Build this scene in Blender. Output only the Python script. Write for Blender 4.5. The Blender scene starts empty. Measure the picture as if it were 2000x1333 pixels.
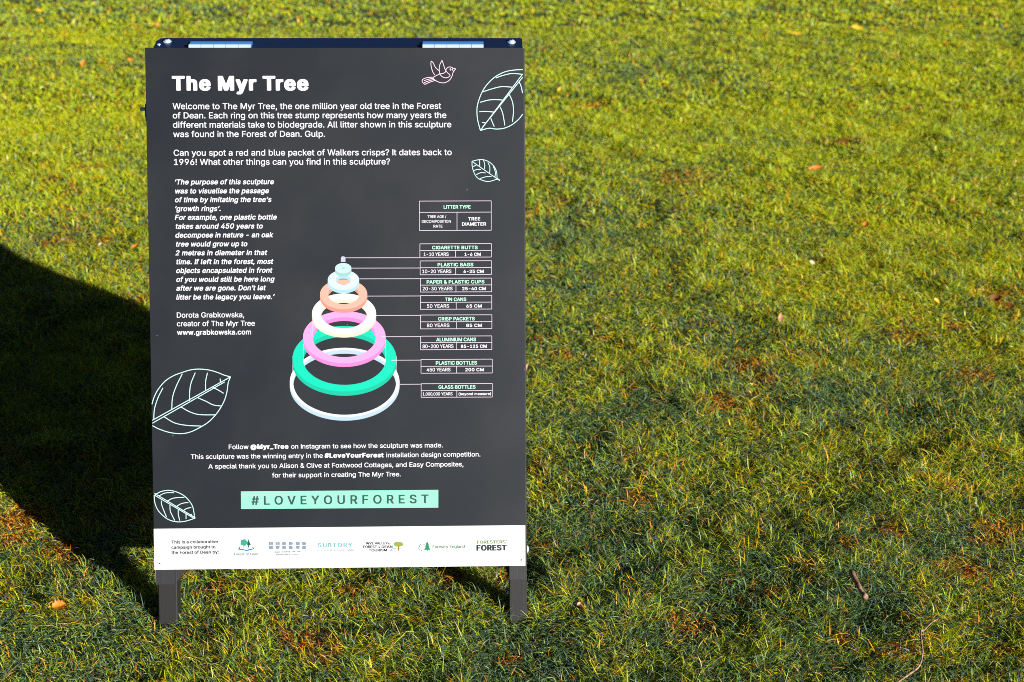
import bpy, math, random
import numpy as np
from mathutils import Vector, Matrix
from mathutils.geometry import tessellate_polygon

# ------------------------------------------------------------------ camera, sky, sun
SC = bpy.context.scene
COL = SC.collection
R_ = math.radians
BOARD_W, BOARD_H = 0.594, 0.8272          # printed board
LIFT = 0.096                              # board bottom above the foot, along the slope
LEAN = R_(18.0)
L_FRAME = BOARD_H + LIFT
FOC = 2700.0 / 2000.0                     # focal length in picture widths

CAM_R = Matrix((((0.9995477, 0.0062432, -0.0294180), (-0.0297102, 0.3565349, -0.9338095), (0.0046586, 0.9342612, 0.3565591))))
CAM_LOC = Vector((0.211853, -1.920949, 1.223993))

cam_data = bpy.data.cameras.new('camera')
cam_data.sensor_width = 36.0
cam_data.lens = 36.0 * FOC
cam_data.clip_start = 0.05
cam_data.clip_end = 500.0
cam_data.dof.use_dof = True
cam_data.dof.focus_distance = 2.18
cam_data.dof.aperture_fstop = 7.0
cam = bpy.data.objects.new('camera', cam_data)
cam.matrix_world = Matrix.Translation(CAM_LOC) @ CAM_R.to_4x4()
COL.objects.link(cam)
SC.camera = cam

SUN_AZ = R_(47.7)      # shadows run to the left and back, this far from the board's line
SUN_EL = R_(14.3)
to_sun = Vector((math.cos(SUN_AZ) * math.cos(SUN_EL), -math.sin(SUN_AZ) * math.cos(SUN_EL), math.sin(SUN_EL)))
sun_data = bpy.data.lights.new('sun', 'SUN')
sun_data.energy = 5.0
sun_data.angle = R_(0.5)
sun_data.color = (1.0, 0.975, 0.935)
sun = bpy.data.objects.new('sun', sun_data)
sun.rotation_euler = to_sun.to_track_quat('Z', 'Y').to_euler()
sun.location = to_sun * 20
COL.objects.link(sun)

world = bpy.data.worlds.new('World')
SC.world = world
world.use_nodes = True
wn = world.node_tree.nodes
wn.clear()
sky = wn.new('ShaderNodeTexSky')
sky.sky_type = 'NISHITA'
sky.sun_disc = False
sky.sun_elevation = SUN_EL
sky.sun_rotation = math.atan2(to_sun.x, to_sun.y)
sky.altitude = 12000.0
sky.dust_density = 0.1
sky.air_density = 0.6
bg = wn.new('ShaderNodeBackground')
bg.inputs['Strength'].default_value = 0.05
wo = wn.new('ShaderNodeOutputWorld')
world.node_tree.links.new(sky.outputs[0], bg.inputs[0])
world.node_tree.links.new(bg.outputs[0], wo.inputs[0])

SC.view_settings.view_transform = 'Standard'
SC.view_settings.look = 'None'
SC.view_settings.gamma = 1.0
SC.view_settings.use_curve_mapping = False
SC.view_settings.exposure = 0.95
SC.render.engine = 'CYCLES'
SC.cycles.max_bounces = 6
SC.cycles.transmission_bounces = 4
SC.cycles.diffuse_bounces = 1
SC.cycles.use_denoising = False
SC.cycles.pixel_filter_type = 'BLACKMAN_HARRIS'
SC.cycles.filter_width = 1.0

# ------------------------------------------------------------------ helpers
def lin(r, g, b):
    f = lambda c: (c / 255 / 12.92) if c / 255 <= 0.04045 else ((c / 255 + 0.055) / 1.055) ** 2.4
    return (f(r), f(g), f(b), 1.0)

def mesh_obj(name, verts, faces, mat, parent=None, smooth=False):
    me = bpy.data.meshes.new(name)
    me.from_pydata([tuple(v) for v in verts], [], faces)
    me.update()
    if smooth:
        me.polygons.foreach_set('use_smooth', [True] * len(me.polygons))
    me.materials.append(mat)
    o = bpy.data.objects.new(name, me)
    COL.objects.link(o)
    if parent is not None:
        o.parent = parent
    return o

def empty(name, loc=(0, 0, 0)):
    o = bpy.data.objects.new(name, None)
    o.location = loc
    o.empty_display_size = 0.1
    COL.objects.link(o)
    return o

def tag(o, label=None, cat=None, group=None, kind=None):
    if label: o['label'] = label
    if cat: o['category'] = cat
    if group: o['group'] = group
    if kind: o['kind'] = kind
    return o

# front frame: u across, v up along the slope, w out of the printed face; the rear frame is its mirror
def front(u, v, w=0.0):
    return Vector((u, v * math.sin(LEAN) - w * math.cos(LEAN), v * math.cos(LEAN) + w * math.sin(LEAN)))
DEPTH = 0.041          # board sheet + backing + timber
hinge_line = front(0, L_FRAME, -DEPTH)
REAR_LEAN = R_(14.2)
def rear(u, v, w=0.0):   # w out of the rear face; turns about the hinge line
    dv, dw = v - L_FRAME, w + DEPTH
    return Vector((u, hinge_line.y - dv * math.sin(REAR_LEAN) + dw * math.cos(REAR_LEAN),
                   hinge_line.z + 0.005 + dv * math.cos(REAR_LEAN) + dw * math.sin(REAR_LEAN)))

def on_board(px, py):
    """where a mark measured on the photographed board lies on the board's face: (u, v) in metres"""
    d = CAM_R @ Vector(((px - 1000) / 2700.0, -(py - 666.5) / 2700.0, -1.0))
    n = front(0, 0, 1)
    s = -n.dot(CAM_LOC) / n.dot(d)
    p = CAM_LOC + d * s
    return (p.x, p.y * math.sin(LEAN) + p.z * math.cos(LEAN))

def on_ground(px, py):
    d = CAM_R @ Vector(((px - 1000) / 2700.0, -(py - 666.5) / 2700.0, -1.0))
    s = -CAM_LOC.z / d.z
    p = CAM_LOC + d * s
    return p.x, p.y

def prism(poly, w0, w1, space=front, bevel=0.0):
    """closed prism over a polygon in (u, v) from depth w0 to w1, with a small chamfer on the w1 side"""
    n = len(poly)
    verts, faces = [], []
    cx = sum(p[0] for p in poly) / n; cy = sum(p[1] for p in poly) / n
    rings = [(w0, 0.0)]
    if bevel > 0:
        rings += [(w1 - bevel * (1 if w1 > w0 else -1), 0.0), (w1, bevel)]
    else:
        rings += [(w1, 0.0)]
    for w, ins in rings:
        for i, (u, v) in enumerate(poly):
            if ins:
                a = Vector(poly[i - 1]); b = Vector((u, v)); c = Vector(poly[(i + 1) % n])
                e1 = (b - a).normalized(); e2 = (c - b).normalized()
                n1 = Vector((-e1.y, e1.x)); n2 = Vector((-e2.y, e2.x))
                m = n1 + n2
                m = m / max(0.3, (1 + n1.dot(n2)))
                area = sum(poly[k][0] * poly[(k + 1) % n][1] - poly[(k + 1) % n][0] * poly[k][1] for k in range(n))
                m = m * (ins if area > 0 else -ins)
                verts.append(space(u + m.x, v + m.y, w))
            else:
                verts.append(space(u, v, w))
    for r in range(len(rings) - 1):
        for i in range(n):
            j = (i + 1) % n
            faces.append((r * n + i, r * n + j, (r + 1) * n + j, (r + 1) * n + i))
    faces.append(tuple(range(n)))
    faces.append(tuple(reversed(range((len(rings) - 1) * n, len(rings) * n))))
    return verts, faces

def add_cyl(V, F, c, axis, r0, r1, h, n=16, caps=True):
    axis = axis.normalized()
    a = axis.orthogonal().normalized(); b = axis.cross(a)
    k = len(V)
    for rr, t in ((r0, 0), (r1, h)):
        for i in range(n):
            q = 2 * math.pi * i / n
            V.append(c + axis * t + (a * math.cos(q) + b * math.sin(q)) * rr)
    for i in range(n):
        j = (i + 1) % n
        F.append((k + i, k + j, k + n + j, k + n + i))
    if caps:
        F.append(tuple(k + i for i in reversed(range(n)))); F.append(tuple(k + n + i for i in range(n)))

def add_dome(V, F, c, axis, r, h, n=16, m=4):
    axis = axis.normalized()
    a = axis.orthogonal().normalized(); b = axis.cross(a)
    k = len(V)
    for q in range(m):
        t = q / m * math.pi / 2
        for i in range(n):
            s = 2 * math.pi * i / n
            V.append(c + axis * (h * math.sin(t)) + (a * math.cos(s) + b * math.sin(s)) * r * math.cos(t))
    V.append(c + axis * h)
    for q in range(m - 1):
        for i in range(n):
            j = (i + 1) % n
            F.append((k + q * n + i, k + q * n + j, k + (q + 1) * n + j, k + (q + 1) * n + i))
    for i in range(n):
        F.append((k + (m - 1) * n + i, k + (m - 1) * n + (i + 1) % n, k + m * n))

# ------------------------------------------------------------------ materials
def new_mat(name):
    m = bpy.data.materials.new(name)
    m.use_nodes = True
    nt = m.node_tree
    b = nt.nodes['Principled BSDF']
    return m, nt, b

def board_material(name, col, rough=0.42, spec=0.35, dirt=0.25, weave=0.05):
    """matt laminated print with a fine woven emboss, faint smudges and specks of dust"""
    m, nt, b = new_mat(name)
    N, Lk = nt.nodes.new, nt.links.new
    geo = N('ShaderNodeTexCoord')
    n1 = N('ShaderNodeTexNoise'); n1.inputs['Scale'].default_value = 7.0; n1.inputs['Detail'].default_value = 5
    Lk(geo.outputs['Object'], n1.inputs['Vector'])
    n2 = N('ShaderNodeTexNoise'); n2.inputs['Scale'].default_value = 900.0; n2.inputs['Detail'].default_value = 2
    Lk(geo.outputs['Object'], n2.inputs['Vector'])
    vor = N('ShaderNodeTexVoronoi'); vor.inputs['Scale'].default_value = 26.0
    Lk(geo.outputs['Object'], vor.inputs['Vector'])
    speck = N('ShaderNodeMapRange'); speck.inputs[1].default_value = 0.03; speck.inputs[2].default_value = 0.018
    Lk(vor.outputs['Distance'], speck.inputs[0])
    mx = N('ShaderNodeMix'); mx.data_type = 'RGBA'
    mx.inputs['A'].default_value = col
    mx.inputs['B'].default_value = (min(1, col[0] * 1.25 + 0.006), min(1, col[1] * 1.2 + 0.005), min(1, col[2] * 1.12 + 0.004), 1)
    mr = N('ShaderNodeMapRange'); mr.inputs[1].default_value = 0.45; mr.inputs[2].default_value = 0.75
    mr.inputs[4].default_value = dirt
    Lk(n1.outputs[0], mr.inputs[0]); Lk(mr.outputs[0], mx.inputs['Factor'])
    mx2 = N('ShaderNodeMix'); mx2.data_type = 'RGBA'
    mx2.inputs['B'].default_value = (0.30, 0.28, 0.24, 1)
    sm = N('ShaderNodeMath'); sm.operation = 'MULTIPLY'; sm.inputs[1].default_value = 0.35 if col[0] < 0.3 else 0.12
    Lk(speck.outputs[0], sm.inputs[0])
    Lk(sm.outputs[0], mx2.inputs['Factor']); Lk(mx.outputs['Result'], mx2.inputs['A'])
    Lk(mx2.outputs['Result'], b.inputs['Base Color'])
    rr = N('ShaderNodeMapRange'); rr.inputs[3].default_value = rough - 0.05; rr.inputs[4].default_value = rough + 0.08
    Lk(n1.outputs[0], rr.inputs[0]); Lk(rr.outputs[0], b.inputs['Roughness'])
    b.inputs['Specular IOR Level'].default_value = spec
    bp = N('ShaderNodeBump'); bp.inputs['Strength'].default_value = weave; bp.inputs['Distance'].default_value = 0.0005
    Lk(n2.outputs[0], bp.inputs['Height']); Lk(bp.outputs[0], b.inputs['Normal'])
    return m

def ink(name, col, rough=0.45):
    m, nt, b = new_mat(name)
    n = nt.nodes.new('ShaderNodeTexNoise'); n.inputs['Scale'].default_value = 60
    tc = nt.nodes.new('ShaderNodeTexCoord'); nt.links.new(tc.outputs['Object'], n.inputs['Vector'])
    mx = nt.nodes.new('ShaderNodeMix'); mx.data_type = 'RGBA'
    mx.inputs['A'].default_value = tuple(c * 0.94 for c in col[:3]) + (1,)
    mx.inputs['B'].default_value = col
    nt.links.new(n.outputs[0], mx.inputs['Factor']); nt.links.new(mx.outputs['Result'], b.inputs['Base Color'])
    b.inputs['Roughness'].default_value = rough
    b.inputs['Specular IOR Level'].default_value = 0.3
    return m

def painted_wood(name, col, rough, scale=(260, 9, 9)):
    m, nt, b = new_mat(name)
    N, Lk = nt.nodes.new, nt.links.new
    tc = N('ShaderNodeTexCoord'); mp = N('ShaderNodeMapping'); mp.inputs['Scale'].default_value = scale
    Lk(tc.outputs['Object'], mp.inputs[0])
    n = N('ShaderNodeTexNoise'); n.inputs['Scale'].default_value = 1.0; n.inputs['Detail'].default_value = 4
    Lk(mp.outputs[0], n.inputs['Vector'])
    cr = N('ShaderNodeMix'); cr.data_type = 'RGBA'
    cr.inputs['A'].default_value = tuple(c * 0.78 for c in col[:3]) + (1,); cr.inputs['B'].default_value = col
    Lk(n.outputs[0], cr.inputs['Factor']); Lk(cr.outputs['Result'], b.inputs['Base Color'])
    b.inputs['Roughness'].default_value = rough
    bp = N('ShaderNodeBump'); bp.inputs['Strength'].default_value = 0.25; bp.inputs['Distance'].default_value = 0.001
    Lk(n.outputs[0], bp.inputs['Height']); Lk(bp.outputs[0], b.inputs['Normal'])
    return m

def zinc(name, col=(0.60, 0.78, 1.0, 1), metal=0.45):
    m, nt, b = new_mat(name)
    n = nt.nodes.new('ShaderNodeTexNoise'); n.inputs['Scale'].default_value = 120
    tc = nt.nodes.new('ShaderNodeTexCoord'); nt.links.new(tc.outputs['Object'], n.inputs['Vector'])
    mr = nt.nodes.new('ShaderNodeMapRange'); mr.inputs[3].default_value = 0.2; mr.inputs[4].default_value = 0.42
    nt.links.new(n.outputs[0], mr.inputs[0]); nt.links.new(mr.outputs[0], b.inputs['Roughness'])
    b.inputs['Base Color'].default_value = col
    b.inputs['Metallic'].default_value = metal
    return m

M_BOARD = board_material('charcoal_print', (0.0072, 0.0094, 0.0128, 1), rough=0.46, spec=0.42, dirt=0.6)
M_STRIP = board_material('white_print', (0.56, 0.56, 0.575, 1), rough=0.4, dirt=0.06, weave=0.03)
M_WHITE = ink('white_ink', (0.60, 0.59, 0.63, 1))
M_PINKWHITE = ink('pale_lilac_ink', (0.55, 0.46, 0.55, 1))
M_MINTLINE = ink('mint_line_ink', (0.44, 0.66, 0.63, 1))
M_PINKLINE = ink('pink_line_ink', (0.66, 0.48, 0.57, 1))
M_MINT = ink('mint_ink', (0.20, 0.55, 0.37, 1))
M_MINTTEXT = ink('mint_text_ink', (0.36, 0.66, 0.49, 1))
M_DARK = ink('dark_teal_ink', lin(48, 66, 68))
M_BLACK = ink('near_black_ink', (0.012, 0.013, 0.018, 1))
M_EDGE = ink('board_edge', (0.10, 0.10, 0.105, 1), 0.4)
M_WOOD = painted_wood('black_painted_timber', (0.0080, 0.0075, 0.0078, 1), 0.65)
M_PLY = painted_wood('black_painted_plywood', (0.018, 0.017, 0.020, 1), 0.6, (520, 30, 30))
M_GLOSS = painted_wood('black_top_sky_tint', (0.007, 0.018, 0.055, 1), 0.28, (40, 6, 6))  # black gloss; the blue sky reflection is painted into its base colour
M_ZINC = zinc('bright_zinc')  # base colour brightened and blued in place of reflected sky
M_BLUE = zinc('zinc_sky_blue_tint', (0.09, 0.32, 0.80, 1), 0.35)  # plain zinc with the sky's blue reflection put into its colour

# ------------------------------------------------------------------ ground
rng = np.random.default_rng(7)
random.seed(7)
TAB = rng.random((256, 256))
def vnoise(x, y, scale, seed=0):
    x = np.asarray(x) / scale + 37.1 + seed * 17.3; y = np.asarray(y) / scale + 91.7 + seed * 5.9
    xi = np.floor(x).astype(int); yi = np.floor(y).astype(int); fx = x - xi; fy = y - yi
    fx = fx * fx * (3 - 2 * fx); fy = fy * fy * (3 - 2 * fy)
    g = lambda a, b: TAB[a % 256, b % 256]
    return (g(xi, yi) * (1 - fx) + g(xi + 1, yi) * fx) * (1 - fy) + (g(xi, yi + 1) * (1 - fx) + g(xi + 1, yi + 1) * fx) * fy
def ground_z(x, y):
    x = np.asarray(x); y = np.asarray(y)
    return 0.022 * np.exp(-((x + 0.36) ** 2 + (y - 0.26) ** 2) / 0.018) + (vnoise(x, y, 0.55, 1) - 0.5) * 0.010 + (vnoise(x, y, 0.21, 2) - 0.5) * 0.022 + (vnoise(x, y, 0.085, 9) - 0.5) * 0.018  # first term is a mound added to move the sign's shadow edge

def soil():
    m, nt, b = new_mat('thatch_and_soil')
    N, Lk = nt.nodes.new, nt.links.new
    tc = N('ShaderNodeTexCoord')
    n = N('ShaderNodeTexNoise'); n.inputs['Scale'].default_value = 45; n.inputs['Detail'].default_value = 8
    n2 = N('ShaderNodeTexNoise'); n2.inputs['Scale'].default_value = 2.2; n2.inputs['Detail'].default_value = 6
    Lk(tc.outputs['Object'], n.inputs['Vector']); Lk(tc.outputs['Object'], n2.inputs['Vector'])
    r = N('ShaderNodeValToRGB')
    e = r.color_ramp.elements
    e[0].position = 0.3; e[0].color = (0.012, 0.018, 0.006, 1)
    e[1].position = 0.75; e[1].color = (0.075, 0.085, 0.016, 1)
    k = e.new(0.52); k.color = (0.035, 0.050, 0.010, 1)
    Lk(n.outputs[0], r.inputs[0])
    mx = N('ShaderNodeMix'); mx.data_type = 'RGBA'; mx.inputs['B'].default_value = (0.09, 0.045, 0.012, 1)
    mr = N('ShaderNodeMapRange'); mr.inputs[1].default_value = 0.5; mr.inputs[2].default_value = 0.75; mr.inputs[4].default_value = 0.5
    Lk(n2.outputs[0], mr.inputs[0]); Lk(mr.outputs[0], mx.inputs['Factor']); Lk(r.outputs[0], mx.inputs['A'])
    Lk(mx.outputs['Result'], b.inputs['Base Color'])
    b.inputs['Roughness'].default_value = 0.95
    bp = N('ShaderNodeBump'); bp.inputs['Strength'].default_value = 1.0; bp.inputs['Distance'].default_value = 0.02
    Lk(n.outputs[0], bp.inputs['Height']); Lk(bp.outputs[0], b.inputs['Normal'])
    return m
xs = np.concatenate([[-300, -100, -40, -18], np.linspace(-9, 9, 301), [18, 40, 100, 300]])
ys = np.concatenate([[-300, -100, -30, -10], np.linspace(-3, 13, 267), [22, 45, 110, 300]])
GX, GY = np.meshgrid(xs, ys)
inside = (np.abs(GX) <= 9) & (GY >= -3) & (GY <= 13)
GZ = np.where(inside, ground_z(GX, GY) - 0.006, 0.0)
gv = np.stack([GX.ravel(), GY.ravel(), GZ.ravel()], 1)
nx = len(xs)
gf = [(j * nx + i, j * nx + i + 1, (j + 1) * nx + i + 1, (j + 1) * nx + i) for j in range(len(ys) - 1) for i in range(nx - 1)]
g = mesh_obj('ground', gv.tolist(), gf, soil(), smooth=True)
tag(g, 'dark soil and thatch under the lawn', kind='structure')

# ------------------------------------------------------------------ lawn
DRY = [on_ground(a, b) + (r,) for a, b, r in [(1950, 575, 0.06), (1965, 600, 0.05), (1770, 655, 0.06), (1455, 720, 0.05), (1495, 748, 0.04), (1905, 733, 0.05), (1600, 510, 0.04), (600, 1265, 0.045), (560, 1255, 0.03), (640, 1290, 0.03), (40, 1020, 0.06), (20, 1050, 0.05), (115, 1075, 0.04), (135, 1090, 0.03), (115, 1187, 0.02), (1085, 690, 0.035), (1100, 695, 0.03), (1345, 690, 0.035), (1180, 662, 0.03), (1065, 660, 0.025), (1205, 735, 0.03), (1395, 790, 0.04), (1415, 800, 0.03), (1960, 1040, 0.05), (1930, 1060, 0.03), (1660, 1085, 0.03), (1740, 1035, 0.04), (1890, 1120, 0.05), (1750, 1275, 0.035), (1960, 1275, 0.02), (1165, 207, 0.09), (1655, 282, 0.08), (1500, 1165, 0.02), (1045, 1075, 0.02), (1060, 1075, 0.02), (270, 1030, 0.04), (95, 475, 0.05), (200, 475, 0.05), (280, 590, 0.05), (985, 1130, 0.03), (880, 1140, 0.03), (690, 1160, 0.03), (430, 1160, 0.03), (1870, 640, 0.04), (1240, 760, 0.02), (1320, 1210, 0.02), (1340, 1235, 0.025), (1380, 1225, 0.025), (1000, 1290, 0.02), (1640, 1260, 0.02), (1250, 980, 0.03), (1870, 960, 0.03), (1740, 1030, 0.03)]]
CAMX, CAMY = CAM_LOC.x, CAM_LOC.y
VIEW = CAM_R @ Vector((0, 0, -1))
def lawn():
    zones = [  # distance from the camera, blades per m2, width, segments
        (1.05, 2.30, 98000, 0.0021, 3),
        (2.30, 3.10, 68000, 0.0025, 3),
        (3.10, 4.20, 42000, 0.0033, 2),
        (4.20, 6.00, 23000, 0.0048, 2),
        (6.00, 8.60, 8000, 0.0078, 2),
        (8.60, 13.5, 2500, 0.0150, 2)]
    Vs, Fs, Cs = [], [], []
    base = 0
    for d0, d1, dens, wid, seg in zones:
        half = math.atan(0.5 / FOC) + R_(5.5)
        area_w = 2 * d1 * math.tan(half) + 0.6
        n = int(dens * area_w * (d1 - d0 + 0.4))
        x = CAMX + (rng.random(n) - 0.5) * area_w
        y = CAMY + d0 - 0.2 + rng.random(n) * (d1 - d0 + 0.4)
        dist = y - CAMY
        keep = (dist >= d0) & (dist < d1) & (np.abs(x - CAMX) < (y - CAMY) * math.tan(half) + 0.25)
        x, y = x[keep], y[keep]
        # no blades where a foot stands
        for fu, fy in ((-0.280, 0.0), (0.285, 0.0)):
            m = ~((np.abs(x - fu) < 0.019) & (y > -0.004) & (y < 0.045))
            x, y = x[m], y[m]
        n = len(x)
        dry = np.zeros(n)
        for (cx, cy, rr) in DRY:
            dry = np.maximum(dry, 0.9 * np.exp(-((x - cx) ** 2 + (y - cy) ** 2) / (0.6 * rr * rr)))
        clump = vnoise(x, y, 0.06, 3); patch = vnoise(x, y, 0.33, 4); broad = vnoise(x, y, 1.1, 5)
        dry = np.clip(dry + 0.8 * np.clip(vnoise(x, y, 0.13, 6) * 0.6 + vnoise(x, y, 0.5, 7) * 0.5 - 0.85, 0, 1) * 3, 0, 1)
        length = (0.008 + 0.016 * rng.random(n) + 0.016 * clump) * (1 - 0.35 * dry)
        longb = rng.random(n) < 0.05
        length = np.where(longb, length * 1.45, length)
        az = rng.random(n) * 2 * math.pi
        flow = vnoise(x, y, 0.22, 8) * 4 * math.pi
        comb = rng.random(n) < 0.35
        az = np.where(comb, flow + rng.normal(0, 0.6, n), az)
        side = rng.random(n) < 0.40
        az = np.where(side, rng.normal(0, 0.55, n) + math.pi * (rng.random(n) < 0.5), az)
        t0 = np.abs(rng.normal(0.95, 0.45, n)) + 0.25 * dry
        bend = rng.gamma(2.0, 0.45, n)
        tw = rng.random(n) * 2 * math.pi * 0.5
        w = wid * (0.65 + 0.7 * rng.random(n))
        # blade colours; blue holds painted sky sheen, yellow painted glow of light through blades
        r = rng.random(n); tone = rng.random(n)
        yel = 0.32 + 0.30 * (patch - 0.5) + 0.40 * (broad - 0.5) + 0.25 * (vnoise(x, y, 0.18, 11) - 0.5) + 0.35 * (clump - 0.5) + np.clip((y - 0.3) * 0.11, -0.04, 0.34)  # yellow share grows with distance, painting in backscattered light
        blue = np.stack([0.050 + 0.08 * tone, 0.110 + 0.12 * tone, 0.075 + 0.07 * tone], 1)
        green = np.stack([0.19 + 0.11 * tone, 0.32 + 0.12 * tone, 0.045 + 0.04 * tone], 1)
        yellow = np.stack([0.385 + 0.19 * tone, 0.50 + 0.14 * tone, 0.010 + 0.01 * tone], 1)
        gold = np.stack([0.66 + 0.2 * tone, 0.42 + 0.12 * tone, 0.008 + 0.01 * tone], 1)
        yellow = np.where((rng.random(n) < np.clip(0.34 - 0.08 * y, 0.08, 0.34))[:, None], gold, yellow)
        orange = np.stack([0.60 + 0.25 * tone, 0.20 + 0.18 * tone, 0.010 + 0.01 * tone], 1)
        rust = np.stack([0.17 + 0.1 * tone, 0.055 + 0.03 * tone, 0.010 + 0.006 * tone], 1)
        c = np.where((r < yel)[:, None], yellow, np.where((r < yel + 0.27)[:, None], green, blue))
        q = rng.random(n)
        c = np.where((q < 0.05 + 0.75 * dry)[:, None], np.where((rng.random(n) < 0.45)[:, None], rust, orange), c)
        straw = rng.random(n) < 0.012
        c = np.where(straw[:, None], np.array([0.55, 0.50, 0.28])[None], c)
        # build
        nv = 2 * seg + 1
        P = np.zeros((n, nv, 3)); CC = np.zeros((n, nv, 3))
        dirx, diry = np.cos(az), np.sin(az)
        px, py, pz = x.copy(), y.copy(), ground_z(x, y) - 0.003
        sx = -diry * np.cos(tw) ; sy = dirx * np.cos(tw); sz = 0.6 * np.sin(tw)
        tipc = np.where((rng.random(n) < 0.5)[:, None], c * np.array([1.35, 1.15, 0.8]), c)
        for k in range(seg + 1):
            f = k / seg
            ww = w * (1 - f ** 1.8) * 0.5 * (0.75 + 0.5 * min(f * 3, 1) * 0.5)
            cc = c * (1 - f) + tipc * f
            if k < seg:
                P[:, 2 * k, 0] = px - sx * ww; P[:, 2 * k, 1] = py - sy * ww; P[:, 2 * k, 2] = pz - sz * ww
                P[:, 2 * k + 1, 0] = px + sx * ww; P[:, 2 * k + 1, 1] = py + sy * ww; P[:, 2 * k + 1, 2] = pz + sz * ww
                CC[:, 2 * k] = cc; CC[:, 2 * k + 1] = cc
            else:
                P[:, 2 * k, 0] = px; P[:, 2 * k, 1] = py; P[:, 2 * k, 2] = pz; CC[:, 2 * k] = cc
            th = np.minimum(t0 + bend * f, 1.75)
            st = length / seg
            px = px + st * np.sin(th) * dirx; py = py + st * np.sin(th) * diry; pz = pz + st * np.cos(th)
            pz = np.maximum(pz, 0.002)
        tri = []
        for k in range(seg - 1):
            a = 2 * k
            tri += [(a, a + 1, a + 3), (a, a + 3, a + 2)]
        a = 2 * (seg - 1)
        tri += [(a, a + 1, a + 2)]
        tri = np.array(tri)
        F = (np.arange(n)[:, None, None] * nv + tri[None] + base).reshape(-1, 3)
        Vs.append(P.reshape(-1, 3)); Fs.append(F); Cs.append(CC.reshape(-1, 3))
        base += n * nv
    V = np.concatenate(Vs); F = np.concatenate(Fs); C = np.concatenate(Cs)
    me = bpy.data.meshes.new('grass')
    me.vertices.add(len(V)); me.vertices.foreach_set('co', V.astype(np.float32).ravel())
    me.loops.add(len(F) * 3); me.loops.foreach_set('vertex_index', F.astype(np.int32).ravel())
    me.polygons.add(len(F)); me.polygons.foreach_set('loop_start', np.arange(0, len(F) * 3, 3, dtype=np.int32))
    me.update(calc_edges=False)
    at = me.color_attributes.new('tint', 'FLOAT_COLOR', 'POINT')
    at.data.foreach_set('color', np.concatenate([np.clip(C, 0, 1), np.ones((len(C), 1))], 1).astype(np.float32).ravel())
    m, nt, b = new_mat('grass_blades')
    N, Lk = nt.nodes.new, nt.links.new
    a = N('ShaderNodeAttribute'); a.attribute_name = 'tint'
    Lk(a.outputs['Color'], b.inputs['Base Color'])
    b.inputs['Roughness'].default_value = 0.42
    b.inputs['Specular IOR Level'].default_value = 0.45
    tr = N('ShaderNodeBsdfTranslucent')
    hs = N('ShaderNodeHueSaturation'); hs.inputs['Saturation'].default_value = 1.15; hs.inputs['Value'].default_value = 1.55
    Lk(a.outputs['Color'], hs.inputs['Color']); Lk(hs.outputs[0], tr.inputs['Color'])
    ms = N('ShaderNodeMixShader'); ms.inputs[0].default_value = 0.37
    Lk(b.outputs[0], ms.inputs[1]); Lk(tr.outputs[0], ms.inputs[2])
    Lk(ms.outputs[0], nt.nodes['Material Output'].inputs[0])
    me.materials.append(m)
    o = bpy.data.objects.new('grass', me); COL.objects.link(o)
    tag(o, 'short mown lawn of green and yellow blades with rusty dry patches', 'grass', kind='stuff')
    print('blade triangles', len(F))
lawn()

# ------------------------------------------------------------------ the sign
sign = empty('a_frame_sign', (0, 0, 0))
tag(sign, 'charcoal A-frame information board with white text and a stack of coloured rings, standing on grass', 'sign')

half = BOARD_W / 2
V0, V1 = LIFT, L_FRAME
# printed sheet: 3 mm
v, f = prism([(-half, V0), (half, V0), (half, V1), (-half, V1)], -0.003, 0.0, bevel=0.0004)
panel = mesh_obj('front_panel', v, f, M_BOARD, sign)
LX, RX = -0.2945, 0.2995                  # outer faces of the timber frame
lv, rv = V0 - 0.0245, V0 - 0.0230
v, f = prism([(-0.2955, lv), (-0.2655, lv), (-0.2655, V0 + 0.004), (0.2710, V0 + 0.004), (0.2710, rv), (0.2990, rv),
              (0.2990, V1 - 0.001), (-0.2955, V1 - 0.001)], -0.0122, -0.0032, bevel=0.0)
mesh_obj('backing_board', v, f, M_PLY, sign)
def stile(name, u0, u1, space, w_front, vb=-0.012, vt=None):
    vt = V1 - 0.002 if vt is None else vt
    v, f = prism([(u0, vb), (u1, vb), (u1, vt), (u0, vt)], -DEPTH, w_front, space, bevel=0.0015)
    return mesh_obj(name, v, f, M_WOOD, sign)
stile('leg', LX, LX + 0.0300, front, -0.0124)
stile('leg', RX - 0.0290, RX, front, -0.0124)
stile('leg', -0.2920, -0.2620, rear, -0.0124, 0.008)
stile('leg', 0.2670, 0.2970, rear, -0.0124, 0.008)
for sp in (front, rear):
    for nm, a, b in (('top_rail', V1 - 0.047, V1 - 0.002), ('bottom_rail', V0 + 0.010, V0 + 0.055)):
        u0, u1 = (LX + 0.0302, RX - 0.0292) if sp is front else (-0.2618, 0.2668)
        v, f = prism([(u0, a), (u1, a), (u1, b), (u0, b)], -DEPTH + 0.0005, -0.0126, sp)
        mesh_obj(nm, v, f, M_WOOD, sign)
# corner blocks between leg and rail
for x0, x1, vb in ((LX + 0.0302, LX + 0.0520, lv + 0.002), (RX - 0.0292, RX - 0.0400, rv + 0.002)):
    v, f = prism([(x0, vb), (x1, V0 + 0.009), (x0, V0 + 0.009)] if x1 > x0 else [(x0, vb), (x0, V0 + 0.009), (x1, V0 + 0.009)], -0.030, -0.0135)
    mesh_obj('corner_block', v, f, M_PLY, sign)
v, f = prism([(-0.2925, V0), (0.2975, V0), (0.2975, V1 - 0.002), (-0.2925, V1 - 0.002)], -0.0122, 0.0, rear)
mesh_obj('rear_panel', v, f, M_PLY, sign)
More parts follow.
